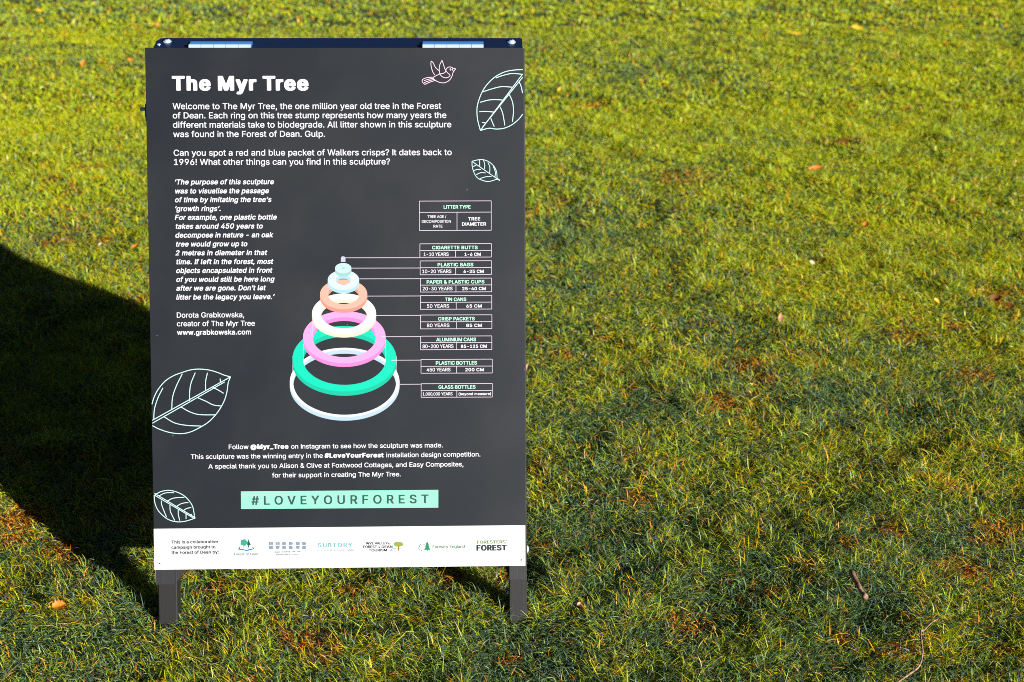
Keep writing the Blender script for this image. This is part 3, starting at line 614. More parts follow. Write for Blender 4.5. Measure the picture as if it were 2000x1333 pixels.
'p':(220,[[26,-73,-2,2,-1,3,1,256,3,3,30,-1,2,-2,1,-17,3,1,12,12,9,5,17,5,26,0,16,-4,9,-4,13,-8,14,-14,11,-21,5,-14,3,-22,0,-25,-5,-28,-6,-16,-11,-17,-9,-9,-18,-12,-17,-5,-22,-1,-20,3,-13,7,-8,6,-6,7,-3,2,-1,-90,-4,-2],[113,25,14,4,8,4,10,10,5,6,4,10,5,17,2,11,0,17,-7,26,-4,10,-8,9,-5,5,-11,6,-8,2,-16,0,-7,-2,-13,-7,-8,-8,-6,-10,-7,-20,-2,-13,0,-17,6,-23,9,-17,10,-11,7,-5,14,-4]]),
'r':(137,[[26,-1,-2,2,-1,3,1,186,3,1,30,-1,2,-2,1,-11,0,-1,2,-1,14,12,11,5,9,2,28,-1,1,-6,0,-24,-1,-3,-4,-1,-7,2,-14,0,-9,-2,-15,-8,-7,-8,-5,-9,-4,-16,0,-118,-4,-2]]),
's':(190,[[124,190,11,-5,10,-6,6,-6,6,-8,5,-10,2,-6,-1,-6,-23,-5,-8,0,-9,13,-8,8,-13,5,-17,0,-15,-7,-9,-8,-3,-8,0,-7,5,-9,11,-7,14,-5,42,-10,15,-7,7,-5,12,-14,5,-15,0,-17,-4,-13,-6,-11,-10,-10,-15,-9,-13,-5,-23,-3,-13,0,-15,1,-18,5,-12,7,-13,11,-7,11,-4,11,0,6,2,3,23,6,7,0,2,-3,7,-13,8,-7,9,-5,8,-2,17,0,13,4,8,4,8,8,3,11,-4,10,-6,7,-5,3,-7,3,-49,11,-14,7,-11,7,-8,10,-5,10,-2,14,0,12,2,8,7,13,10,10,20,12,23,5,25,0]]),
't':(121,[[107,-1,-8,-2,-28,0,-14,3,-9,5,-8,8,-5,7,-3,7,-2,10,0,123,-3,2,-26,1,-1,3,0,19,0,3,2,2,24,1,3,1,1,42,2,3,30,0,3,-1,1,-41,1,-4,34,0,4,-3,0,-22,-1,-3,-34,-1,-4,-2,0,-111,2,-12,8,-8,8,-2,11,1,9,-1,5,-22,0,-4]]),
'u':(213,[[25,190,30,1,4,-3,0,-115,2,-14,5,-13,7,-8,15,-9,11,-2,17,3,13,8,8,10,6,14,2,12,1,116,6,1,25,0,3,-1,1,-186,-1,-5,-34,0,-1,18,-2,0,-14,-12,-19,-8,-14,-2,-23,2,-11,3,-13,7,-11,11,-9,16,-5,20,-1,131]]),
'v':(202,[[188,190,1,-3,-73,-187,-3,-2,-34,1,-2,2,-64,167,-6,17,0,4,3,2,31,0,5,-3,39,-108,11,-32,2,-1,51,143,5,1]]),
'w':(291,[[9,189,3,2,31,0,4,-3,24,-84,12,-47,2,-3,2,3,7,31,29,102,4,1,34,-1,26,-92,10,-43,2,-1,38,136,4,1,33,-1,1,-3,-4,-13,-53,-174,-3,-2,-30,0,-5,3,-23,81,-14,52,-2,2,-38,-135,-4,-3,-33,1,-5,13,-21,72,-32,103]]),
'x':(197,[[9,-1,-1,3,2,3,52,75,10,18,-59,87,0,4,5,2,36,-1,39,-63,3,-1,14,23,27,40,4,2,36,-1,1,-3,-2,-3,-59,-88,2,-5,60,-86,2,-3,-1,-3,-35,-1,-5,1,-30,46,-12,20,-3,3,-46,-69,-4,-1]]),
'y':(202,[[23,-71,-2,1,0,4,6,23,5,1,16,-1,12,6,10,14,7,22,-69,181,-2,7,1,2,3,2,31,0,5,-3,39,-108,9,-28,2,-4,2,-1,1,2,12,38,38,103,5,1,34,-1,1,-3,-82,-213,-9,-20,-4,-6,-12,-12,-14,-7,-9,-2,-27,0]]),
}
GLYPHS_B = {
'#':(240,[[196,260,2,-3,0,-6,-9,-52,0,-6,2,-2,25,0,5,-2,2,-2,0,-14,-3,-18,-2,-2,-3,-1,-30,0,-3,-2,-8,-46,2,-2,28,-1,4,-2,1,-9,-4,-22,-6,-4,-28,0,-3,-1,-2,-8,-8,-53,-3,-6,-3,-2,-34,0,-6,2,-1,8,9,51,0,8,-4,1,-34,0,-3,-1,-2,-6,-8,-52,-2,-7,-2,-3,-8,-1,-28,0,-5,1,-2,3,0,6,6,33,3,25,-4,2,-28,1,-4,3,0,6,4,21,3,5,3,1,30,1,3,1,7,46,-2,2,-27,1,-4,2,-1,12,4,21,6,4,28,0,3,1,3,7,8,53,2,6,3,2,33,1,6,-3,1,-15,-9,-50,2,-2,3,0,34,0,3,1,3,6,8,51,1,8,2,3,8,1,28,0],[85,103,5,-1,37,0,7,39,1,10,-42,0,-2,-8,-6,-38]]),
'&':(243,[[227,-4,-6,-2,-44,0,-5,2,-6,8,-4,2,-19,-9,-17,-5,-11,-1,-36,0,-22,5,-16,8,-11,7,-12,15,-5,9,-5,17,0,28,3,13,9,15,10,12,22,18,-1,3,-13,19,-5,10,-3,9,-2,12,0,19,5,19,10,14,9,8,16,8,14,3,38,0,12,-3,16,-8,14,-14,5,-8,5,-20,0,-13,-4,-17,-6,-13,-6,-7,-10,-10,-19,-15,-1,-4,16,-21,16,-19,2,-1,2,2,4,24,2,2,5,2,32,0,7,-3,0,-29,-6,-25,-8,-19,29,-37],[130,43,-2,6,-43,51,-3,0,-3,-2,-12,-11,-4,-7,-5,-14,2,-9,5,-10,11,-11,9,-4,14,-2,14,3],[95,170,17,13,5,7,3,8,1,6,-3,8,-8,8,-6,3,-8,0,-8,-4,-5,-6,-5,-12,4,-14,6,-12]]),
'(':(156,[[123,276,3,-3,0,-10,-16,-39,-13,-39,-9,-47,-4,-34,4,-33,6,-30,10,-29,21,-49,1,-6,0,-8,-2,-2,-3,-2,-37,0,-6,4,-14,25,-14,35,-4,15,-5,21,-5,28,0,62,8,47,6,25,13,36,15,30,6,3]]),
')':(156,[[13,276,39,0,7,-3,14,-28,11,-30,11,-44,5,-30,0,-12,2,-6,0,-38,-4,-28,-3,-17,-11,-38,-13,-29,-12,-24,-7,-4,-37,0,-3,2,-2,2,0,10,15,31,17,48,6,30,4,25,-1,23,-6,44,-8,33,-8,25,-19,45,0,10]]),
',':(113,[[12,-64,-2,2,-1,10,15,90,3,3,5,1,39,0,5,-1,2,-3,0,-8,-26,-92,-6,-4,-30,0]]),
'-':(246,[[47,91,0,33,4,4,120,0,5,-1,2,-3,0,-33,-4,-3,-120,0,-5,1]]),
'.':(113,[[78,5,-10,-9,-8,-4,-25,0,-8,4,-8,8,-3,8,0,18,3,8,10,8,11,4,15,0,11,-4,9,-6,4,-10,1,-18]]),
'0':(246,[[132,-9,-34,0,-11,2,-11,3,-10,4,-15,11,-13,15,-11,20,-6,19,-5,26,-2,25,0,25,2,7,0,14,5,26,7,22,13,23,16,15,20,11,21,5,29,0,13,-2,12,-5,19,-10,19,-21,10,-19,7,-25,4,-20,1,-25,0,-24,-1,-6,0,-14,-4,-20,-7,-27,-11,-20,-13,-15,-13,-9,-12,-6],[115,223,-17,-5,-9,-6,-9,-13,-6,-12,-5,-14,-5,-33,0,-25,2,-16,3,-17,8,-22,5,-8,9,-11,13,-8,9,-2,10,2,12,8,10,11,5,8,9,28,3,27,0,25,-1,15,-4,18,-4,14,-8,15,-8,10,-10,7]]),
'1':(246,[[204,-4,-6,-2,-163,0,-5,1,-2,3,0,29,2,5,5,1,58,0,4,2,-1,169,-3,0,-42,-30,-13,0,-3,2,-1,3,1,39,39,30,19,12,48,1,4,-1,2,-3,0,-222,4,-2,47,0,4,-1,3,-5]]),
'2':(246,[[24,-5,-2,4,1,29,7,9,21,21,79,85,12,17,6,13,2,9,0,9,-2,7,-8,13,-13,9,-17,3,-19,-6,-8,-8,-8,-14,-2,-16,-2,-3,-5,-1,-39,0,-3,4,0,17,3,16,5,11,7,11,14,14,18,9,16,5,11,2,31,0,11,-2,14,-5,9,-4,11,-8,10,-10,6,-8,5,-9,5,-20,0,-22,-2,-13,-3,-9,-8,-16,-11,-16,-35,-40,-35,-34,-9,-11,0,-2,104,-1,3,-2,1,-3,-1,-33,-3,-2,-5,0,-167,0]]),
'3':(246,[[27,260,5,1,156,0,7,-3,0,-29,-2,-6,-57,-64,-3,-5,0,-2,4,-2,18,-4,16,-7,11,-8,7,-7,7,-11,5,-9,3,-11,2,-11,0,-20,-2,-11,-4,-14,-10,-15,-11,-11,-11,-7,-22,-10,-17,-3,-41,0,-15,3,-21,8,-14,9,-11,12,-5,6,-6,12,-3,16,0,11,3,3,44,0,3,-2,8,-18,9,-10,11,-6,16,-4,6,0,14,4,13,7,8,9,5,9,2,10,-1,9,-6,16,-6,7,-8,7,-10,5,-15,3,-35,0,-3,1,-2,3,0,33,48,55,8,9,-1,2,-95,1,-3,2,-1,3,0,29]]),
'4':(246,[[160,260,4,-3,0,-9,-93,-158,1,-2,2,0,56,0,1,3,1,72,3,2,5,1,34,0,6,-3,1,-73,3,-2,26,-1,5,-2,0,-34,-2,-3,-3,-1,-25,0,-3,-1,-1,-47,-2,-4,-5,-1,-37,0,-3,1,-3,3,0,45,-1,3,-115,1,-4,4,0,33,8,15,94,158,7,4]]),
'5':(246,[[190,260,2,-5,0,-29,-1,-3,-3,-2,-103,-1,-2,-10,-4,-40,1,-2,24,5,22,0,12,-2,22,-7,14,-9,12,-12,12,-20,5,-14,2,-11,0,-33,-4,-16,-3,-8,-11,-19,-11,-11,-11,-7,-16,-8,-12,-4,-13,-1,-33,0,-20,5,-16,8,-11,8,-12,14,-5,8,-5,12,-2,13,1,11,6,2,39,-1,4,-2,7,-18,10,-10,9,-6,16,-4,15,5,14,10,9,14,3,11,2,13,-4,14,-6,12,-6,8,-13,10,-10,3,-17,0,-14,-5,-15,-9,-19,0,-16,2,-9,4,-1,20,5,31,8,81,3,5,5,1,139,0]]),
'6':(246,[[166,260,4,-3,0,-8,-57,-83,2,-2,25,-2,17,-5,19,-11,12,-12,10,-18,5,-18,0,-36,-2,-11,-4,-13,-9,-14,-15,-16,-10,-6,-12,-6,-19,-5,-36,0,-11,2,-9,3,-16,8,-14,10,-11,15,-5,9,-6,19,-2,16,0,17,5,25,6,15,17,32,65,94,8,5],[118,31,12,5,11,10,9,13,5,20,-4,16,-7,14,-12,11,-6,3,-13,3,-12,-3,-15,-10,-6,-8,-5,-9,-3,-19,2,-11,3,-7,6,-11,6,-7,4,-3,9,-5,7,-2]]),
'7':(246,[[43,-6,-4,4,1,8,106,212,0,2,-3,0,-117,1,-3,2,-1,3,1,32,3,2,4,1,168,0,4,-1,3,-5,-1,-35,-111,-222,-6,-4]]),
'8':(246,[[96,264,33,0,17,-4,19,-7,11,-8,12,-12,7,-12,5,-17,0,-28,-4,-13,-6,-13,-6,-7,-10,-9,3,-4,7,-4,11,-11,11,-19,3,-14,0,-28,-2,-9,-8,-18,-8,-10,-10,-8,-21,-12,-26,-6,-39,0,-11,1,-18,5,-15,8,-11,8,-10,9,-8,13,-5,16,0,33,5,17,12,19,18,14,-14,14,-8,14,-3,9,0,34,2,10,4,11,8,11,12,11,18,9,14,5],[158,70,-1,7,-3,8,-5,8,-6,7,-13,7,-12,4,-8,0,-17,-5,-7,-4,-6,-5,-9,-13,-4,-16,5,-16,6,-7,8,-7,13,-5,8,-2,11,0,19,5,7,5,10,13,3,8],[150,191,-7,16,-8,9,-11,5,-14,2,-13,-3,-10,-8,-8,-13,-2,-6,0,-11,5,-12,12,-13,15,-5,9,0,16,6,7,7,7,12]]),
'9':(246,[[60,-6,-4,4,0,6,2,5,55,79,-1,2,-16,1,-23,5,-21,11,-15,15,-8,15,-5,17,-2,14,0,16,3,21,7,16,13,18,10,9,15,8,10,4,18,4,29,0,13,-2,17,-6,16,-10,11,-11,6,-8,8,-15,5,-19,0,-36,-2,-11,-8,-22,-17,-31,-64,-94,-3,-3,-5,-2],[115,223,-5,0,-11,-3,-13,-10,-9,-14,-5,-19,3,-18,5,-10,6,-8,12,-9,15,-4,16,4,12,9,9,14,5,19,-2,13,-5,12,-9,13,-10,7]]),
':':(113,[[78,5,-10,-9,-8,-4,-25,0,-8,4,-8,8,-3,8,0,18,3,8,10,8,11,4,15,0,11,-4,9,-6,4,-10,1,-18],[18,143,-2,6,0,21,4,7,9,7,9,3,19,0,9,-3,10,-8,4,-8,0,-19,-4,-8,-8,-8,-8,-3,-25,0,-8,4]]),
'A':(259,[[96,261,45,0,7,-4,92,-250,0,-9,-2,-3,-4,-1,-39,0,-7,2,-23,64,-2,3,-4,1,-82,0,-2,-2,-18,-52,-6,-14,-6,-2,-38,0,-5,0,-3,2,0,9,87,241,5,12],[120,188,-4,-6,-24,-72,-1,-2,2,-2,52,0,3,2]]),
'B':(248,[[23,260,4,1,105,0,16,-2,17,-5,12,-6,13,-9,8,-10,6,-13,4,-12,0,-34,-7,-18,-7,-9,-12,-9,14,-11,10,-10,6,-9,3,-8,4,-17,0,-17,-2,-13,-3,-12,-5,-10,-13,-14,-9,-6,-17,-8,-25,-5,-118,0,-6,2,-1,5,0,253,0,3],[73,108,-1,-68,1,-5,50,-1,12,2,16,5,7,5,6,8,4,14,-3,12,-7,13,-12,10,-11,4,-11,2,-48,0],[73,150,3,-2,40,1,16,3,10,5,9,9,5,8,2,6,-1,11,-8,17,-9,7,-13,4,-14,1,-40,0,-1,-5]]),
'C':(275,[[195,4,-24,-10,-17,-3,-41,0,-17,3,-23,10,-21,13,-17,19,-9,16,-10,25,-5,28,0,44,7,33,3,9,9,19,15,20,23,18,16,8,20,6,14,2,33,0,12,-2,16,-5,20,-9,11,-7,17,-18,12,-19,6,-22,-1,-12,-6,-3,-37,0,-7,4,-5,16,-11,15,-15,12,-17,6,-11,2,-14,-2,-19,-8,-14,-11,-13,-17,-6,-13,-5,-16,-3,-20,0,-14,2,-14,5,-20,6,-14,10,-16,15,-12,11,-7,13,-4,12,-1,17,3,11,5,11,8,6,6,10,16,5,12,3,2,40,1,6,-2,1,-14,-5,-16,-6,-13,-17,-21]]),
'D':(271,[[21,-4,-1,6,0,252,1,5,6,2,102,0,22,-3,12,-4,24,-11,10,-6,17,-17,12,-19,8,-21,5,-23,2,-17,0,-24,-4,-28,-8,-26,-11,-21,-19,-21,-15,-10,-18,-8,-17,-5,-22,-3,-100,0],[73,35,37,-1,14,2,21,7,10,6,11,8,10,14,8,17,5,22,2,20,-4,24,-5,17,-6,13,-10,13,-12,10,-13,7,-18,5,-13,0,-5,1,-29,0,-4,-2,0,-178]]),
'E':(229,[[195,-5,-5,-1,-161,0,-5,0,-3,2,-1,258,0,3,3,3,4,1,160,0,4,-1,4,-2,0,-32,-1,-3,-3,-2,-115,-1,-3,-1,-1,-6,0,-61,1,-3,109,-1,5,-2,0,-5,0,-29,-3,-4,-111,-1,-1,-5,1,-67,3,-1,117,0,3,-2,1,-3,0,-30]]),
'F':(225,[[24,-6,-3,2,-1,3,1,259,6,3,160,0,4,-1,3,-5,0,-29,-1,-3,-3,-2,-114,-1,-3,-1,0,-73,3,-1,103,0,4,-4,0,-32,-3,-3,-4,-1,-103,-1,-1,-3,-1,-105,-6,-2]]),
'G':(280,[[96,260,19,4,36,0,23,-5,16,-6,21,-13,14,-14,11,-16,9,-23,2,-8,0,-6,-4,-4,-45,0,-3,2,-13,24,-6,8,-8,6,-13,8,-23,5,-11,-2,-14,-5,-16,-10,-14,-18,-8,-16,-5,-16,-3,-21,2,-27,5,-20,6,-14,17,-22,16,-11,16,-6,11,-1,12,1,16,6,8,5,13,12,4,6,6,13,4,12,0,3,-2,3,-57,0,-4,1,-3,4,1,33,6,2,102,0,5,0,3,-2,0,-48,-3,-19,-5,-14,-5,-10,-13,-18,-13,-11,-16,-10,-20,-8,-19,-3,-41,0,-17,3,-26,11,-16,11,-19,20,-11,19,-8,22,-5,28,0,44,5,28,10,25,9,16,17,19,24,16]]),
'H':(278,[[21,-4,-1,6,0,252,1,5,6,2,36,0,5,-1,3,-2,1,-104,1,-3,6,-1,107,1,1,3,1,104,3,2,5,1,34,0,7,-2,1,-7,-1,-251,0,-5,-7,-2,-34,0,-5,0,-3,2,-1,109,-1,4,-6,0,-107,0,-1,-4,-1,-109,-3,-2,-5,0,-36,0]]),
'I':(170,[[140,260,3,-1,1,-4,-1,-32,-5,-3,-36,0,-2,-2,0,-178,0,-3,2,-2,36,-1,5,-2,1,-5,-1,-31,-6,-2,-127,1,-3,1,-1,3,1,33,5,2,36,1,2,2,0,178,0,3,-2,2,-36,0,-5,3,-1,4,1,31,6,3]]),
'K':(253,[[232,-4,-6,-2,-42,0,-8,3,-78,108,-12,-10,-14,-18,-1,-81,-3,-2,-6,0,-35,0,-6,2,-1,6,0,252,1,5,6,2,36,0,5,-1,3,-2,2,-106,1,0,12,13,87,94,6,2,45,0,5,-1,3,-1,0,-10,-7,-9,-84,-89,-5,-8,95,-134,2,-5]]),
'L':(216,[[24,260,42,1,4,-1,2,-3,1,-222,3,-1,111,0,3,-2,1,-3,0,-30,-3,-4,-4,-1,-157,0,-6,2,-1,259,1,4]]),
'M':(334,[[293,259,1,-7,0,-251,-1,-5,-6,-2,-38,0,-4,1,-3,3,-1,149,-3,-4,-58,-147,-4,-2,-36,0,-5,1,-2,3,-58,147,-4,3,-1,-150,-2,-3,-5,-1,-36,0,-6,2,-1,6,0,252,1,5,6,2,50,0,5,-1,3,-2,72,-183,2,2,70,181,3,2,5,1,50,0]]),
'N':(281,[[21,259,3,1,6,1,41,0,6,-2,102,-160,9,-14,2,0,1,172,2,3,5,1,36,0,6,-2,1,-7,0,-251,-1,-5,-3,-2,-7,0,-40,0,-6,2,-88,138,-20,32,-3,3,-1,-171,-2,-3,-5,-1,-38,0,-6,2,-1,6,0,252]]),
'O':(286,[[171,-6,-17,-3,-41,0,-17,3,-20,8,-16,10,-18,15,-12,18,-9,18,-5,14,-5,28,0,43,4,22,7,25,11,20,14,17,21,16,16,8,14,4,18,4,35,0,19,-4,14,-4,12,-6,16,-11,17,-17,12,-20,9,-22,3,-14,3,-25,0,-28,-5,-33,-6,-20,-14,-25,-15,-16,-14,-11,-22,-11],[134,222,-18,-4,-14,-6,-12,-9,-9,-10,-10,-19,-5,-12,-3,-14,-2,-18,2,-23,3,-16,6,-15,8,-13,11,-13,13,-9,11,-5,19,-3,18,3,8,4,8,5,14,12,8,11,8,16,7,25,0,12,1,6,-1,18,-5,21,-8,18,-7,9,-14,15,-6,4,-14,6]]),
'P':(242,[[23,-5,-3,3,0,3,1,257,6,3,107,0,20,-4,9,-3,16,-8,11,-8,13,-15,4,-10,5,-17,2,-12,0,-22,-4,-19,-9,-20,-4,-7,-12,-11,-15,-9,-18,-6,-26,-4,-53,-1,-1,-3,-1,-86,-6,-2,-38,0],[73,220,-1,-5,1,-86,3,-1,48,0,13,4,8,4,9,10,5,9,3,13,0,11,-2,9,-3,8,-6,10,-13,9,-12,4,-13,1]]),
'R':(244,[[23,260,4,1,103,0,16,-2,19,-5,15,-8,7,-4,14,-14,8,-16,5,-21,0,-28,-2,-11,-3,-12,-6,-13,-5,-6,-8,-8,-17,-11,-1,-3,50,-92,1,-5,0,-6,-3,-2,-7,0,-39,0,-6,2,-7,9,-44,85,-4,2,-4,0,-33,0,-4,-2,-1,-94,-3,-2,-6,0,-35,0,-6,2,-1,5,0,253,0,3],[73,220,-1,-7,0,-75,1,-3,53,-1,12,4,13,8,9,16,2,8,0,14,-6,17,-10,10,-11,6,-20,3]]),
'S':(243,[[141,262,29,-9,21,-16,10,-13,6,-14,2,-9,-1,-16,-6,-2,-39,0,-3,2,-6,16,-8,10,-12,7,-11,4,-10,1,-11,-1,-11,-4,-13,-8,-9,-14,-2,-6,1,-5,6,-12,14,-12,16,-6,39,-10,22,-8,15,-8,15,-10,6,-7,6,-10,5,-14,2,-25,-4,-20,-4,-11,-6,-9,-11,-11,-12,-8,-17,-8,-19,-5,-14,-2,-32,0,-27,5,-23,11,-10,6,-12,14,-10,20,-4,17,1,11,6,2,41,0,5,-4,3,-11,4,-9,9,-10,9,-5,9,-3,9,-2,11,0,21,5,12,8,6,6,5,9,2,6,0,9,-5,10,-7,7,-9,5,-21,8,-52,15,-22,11,-7,5,-11,11,-4,6,-6,16,-1,33,2,9,8,17,7,10,12,9,14,8,17,6,19,4,34,0]]),
'T':(244,[[132,-6,-39,0,-3,1,-2,3,-1,220,-3,2,-71,0,-4,2,-3,4,0,29,1,4,3,1,200,1,6,-3,1,-32,-1,-3,-2,-2,-73,-1,-3,-2,-1,-219,0,-3]]),
'U':(278,[[21,259,6,2,36,0,5,-1,3,-2,1,-173,2,-11,6,-14,13,-15,11,-7,16,-5,6,0,14,0,11,3,9,5,13,11,5,7,6,14,3,18,1,167,3,2,5,1,34,0,7,-2,0,-5,0,-186,-2,-9,-7,-21,-14,-18,-11,-10,-24,-13,-24,-6,-20,-2,-31,2,-25,6,-16,8,-13,10,-15,17,-10,19,-5,23,0,180]]),
'V':(259,[[-1,259,6,2,40,0,4,-1,3,-3,51,-141,15,-45,2,-4,1,-1,67,192,7,3,37,0,5,-1,3,-2,1,-9,-2,-6,-88,-241,-5,-7,-5,-1,-42,0,-4,1,-3,3,-92,247,-1,6]]),
'W':(363,[[-1,259,6,2,38,0,5,-1,3,-3,45,-173,2,0,2,6,36,142,7,23,2,4,6,2,40,0,5,-1,3,-2,39,-148,6,-23,2,-3,2,3,44,170,3,3,4,1,38,0,6,-2,1,-11,-2,-8,-68,-244,-6,-2,-42,0,-5,1,-3,3,-40,148,-5,17,-2,1,-3,-9,-40,-150,-4,-9,-3,-2,-5,0,-42,0,-6,2,-68,247,-1,8]]),
'Y':(255,[[138,-6,-39,0,-6,2,-1,105,-93,148,0,8,3,3,46,1,7,-3,63,-101,5,6,38,64,21,32,6,2,39,0,5,-1,3,-2,1,-9,-2,-4,-90,-144,0,-102,-1,-3]]),
'a':(214,[[177,-4,-6,-2,-37,0,-5,2,-2,4,-1,0,-16,-7,-8,-2,-11,-2,-23,0,-13,2,-17,6,-13,8,-8,8,-7,13,-4,14,0,30,2,7,7,12,14,12,17,8,30,7,42,5,8,3,2,5,-4,14,-5,8,-7,5,-14,3,-14,-3,-10,-5,-8,-8,-6,-8,-5,-3,-14,-1,-26,8,-4,4,0,8,10,17,11,12,22,12,16,4,12,2,30,0,18,-3,14,-5,11,-7,11,-10,7,-13,5,-23,0,-136],[127,82,-1,1,-33,-5,-16,-3,-11,-5,-6,-7,-4,-8,1,-7,3,-7,6,-6,14,-5,13,0,16,6,10,10,6,9,3,11]]),
'b':(232,[[20,260,4,1,35,0,6,-3,1,-71,2,-1,12,7,18,5,31,0,9,-1,16,-5,16,-10,14,-14,5,-6,7,-16,7,-23,2,-18,0,-25,-2,-14,-5,-20,-11,-22,-12,-14,-13,-10,-19,-7,-20,-4,-18,0,-12,2,-7,2,-18,10,-2,-1,-1,-6,-5,-2,-36,0,-6,2,-1,258,0,3],[110,30,14,3,6,5,10,9,8,15,5,15,2,13,0,11,-2,11,-5,15,-5,10,-4,6,-9,8,-7,5,-10,2,-8,0,-9,-3,-8,-5,-8,-9,-9,-17,-4,-12,-1,-13,0,-11,3,-18,5,-13,5,-8,11,-11,6,-5]]),
'c':(217,[[165,180,11,-10,10,-15,3,-9,-1,-12,-3,-2,-25,-7,-12,0,-7,4,-4,9,-5,7,-9,8,-14,5,-11,0,-7,-2,-14,-9,-11,-17,-5,-12,-3,-16,0,-17,3,-15,5,-13,6,-9,10,-10,6,-5,13,-3,14,2,10,5,9,8,11,18,3,1,14,0,20,-5,8,-4,0,-10,-3,-10,-6,-11,-9,-11,-10,-8,-14,-8,-22,-6,-17,-2,-16,0,-11,2,-9,2,-13,4,-14,8,-13,11,-12,18,-5,9,-5,14,-3,19,0,34,1,13,6,18,14,25,11,12,8,6,18,9,21,5,31,0,11,-1,12,-4]]),
'd':(232,[[193,260,2,-3,0,-3,0,-258,-7,-2,-36,0,-4,2,-2,6,-1,1,-19,-10,-6,-2,-13,-2,-17,0,-20,4,-19,7,-12,9,-14,15,-9,17,-5,16,-3,20,0,36,5,25,6,16,9,14,13,13,11,8,14,6,16,3,31,0,14,-3,16,-8,2,0,1,71,6,3,36,0],[102,30,14,3,7,5,11,11,6,13,3,9,4,22,-4,25,-8,19,-4,6,-8,8,-8,5,-10,2,-7,0,-11,-4,-5,-3,-10,-10,-7,-12,-7,-27,0,-17,1,-8,6,-17,3,-6,4,-6,12,-12,4,-3]]),
'e':(221,[[62,192,14,4,12,2,30,0,22,-5,15,-8,15,-10,11,-15,8,-15,3,-13,3,-20,0,-28,-2,-5,-5,-1,-125,0,-3,0,-1,-2,2,-11,11,-19,12,-10,18,-6,8,0,16,5,8,6,9,15,6,3,11,0,25,-6,6,-4,1,-8,-2,-6,-9,-15,-11,-11,-22,-13,-19,-5,-17,-2,-30,2,-17,5,-16,8,-13,9,-11,13,-9,17,-3,8,-5,25,0,36,5,25,11,23,6,8,12,12],[142,118,0,5,-3,9,-10,15,-11,7,-11,4,-12,-1,-8,-3,-10,-6,-6,-6,-6,-10,-5,-12,2,-3,3,0]]),
'f':(146,[[37,-6,-5,2,-1,3,0,156,-2,3,-30,0,-4,2,-1,31,2,3,3,1,28,0,3,1,1,34,4,11,6,10,13,11,14,6,19,4,15,0,21,-4,7,-3,1,-5,-6,-26,-2,-4,-5,-2,-22,2,-6,-2,-7,-8,-3,-13,0,-9,2,-3,36,0,5,-2,0,-28,0,-5,-5,-2,-34,0,-4,-3,0,-157,-3,-3,-3,-1]]),
'g':(232,[[193,194,2,-3,0,-3,0,-208,-2,-10,-6,-16,-9,-11,-12,-10,-15,-8,-17,-5,-11,-1,-41,0,-17,3,-19,8,-9,6,-16,16,-5,10,0,6,2,3,27,14,10,1,5,-2,13,-15,12,-8,14,-3,10,0,7,2,14,6,9,8,3,5,3,9,2,17,-1,2,-3,0,-13,-7,-12,-3,-41,0,-17,5,-12,6,-11,8,-7,7,-9,12,-5,10,-6,20,-2,12,0,38,3,19,8,20,9,14,13,13,19,11,13,4,11,2,31,0,17,-5,13,-7,1,1,2,6,4,2,36,0],[98,158,-8,-2,-8,-5,-10,-10,-4,-6,-9,-22,-1,-8,0,-15,2,-13,3,-9,7,-14,12,-11,9,-5,13,-2,14,4,11,7,6,8,8,18,4,17,0,11,-2,12,-5,16,-7,12,-10,10,-7,4,-9,3]]),
'h':(225,[[20,260,4,1,35,0,6,-3,1,-71,2,0,12,6,19,5,30,0,16,-3,15,-8,12,-10,7,-11,5,-11,3,-17,0,-139,-2,-4,-5,-1,-34,0,-6,2,-1,120,-2,11,-3,10,-6,9,-7,7,-14,5,-6,0,-6,-2,-11,-6,-12,-13,-4,-13,-2,-14,-1,-114,-3,-2,-7,0,-32,0,-5,2,-1,258,0,3]]),
'i':(103,[[60,-6,-37,0,-3,1,-3,3,0,192,1,3,5,2,37,0,3,-1,2,-3,1,-192,-1,-3],[71,230,-8,-10,-8,-4,-26,0,-11,6,-5,7,-2,11,0,8,2,6,7,8,7,5,13,2,8,0,7,-2,11,-6,5,-9]]),
'j':(103,[[60,195,5,-2,1,-3,0,-222,-2,-9,-5,-11,-5,-7,-8,-8,-12,-6,-21,-5,-23,0,-4,4,0,33,4,3,8,1,9,3,7,7,3,12,0,206,3,3,3,1],[71,230,-8,-10,-8,-4,-26,0,-11,6,-5,7,-2,5,0,17,6,9,10,7,13,2,8,0,7,-2,11,-6,5,-9]]),
'k':(210,[[20,260,40,1,3,-1,2,-3,1,-128,2,0,3,2,61,62,6,2,42,0,7,-2,0,-9,-7,-10,-64,-63,-1,-4,80,-101,0,-8,-2,-3,-5,-1,-43,0,-7,2,-62,77,-4,-2,-6,-8,-1,-67,-5,-2,-34,0,-5,0,-3,2,-1,258,1,4]]),
'l':(114,[[23,261,37,0,3,-1,2,-3,1,-206,2,-11,3,-6,3,-1,14,0,7,-4,5,-28,-1,-3,-6,-4,-11,-2,-22,0,-17,4,-9,4,-7,6,-3,4,-5,10,-2,9,0,226,1,4]]),
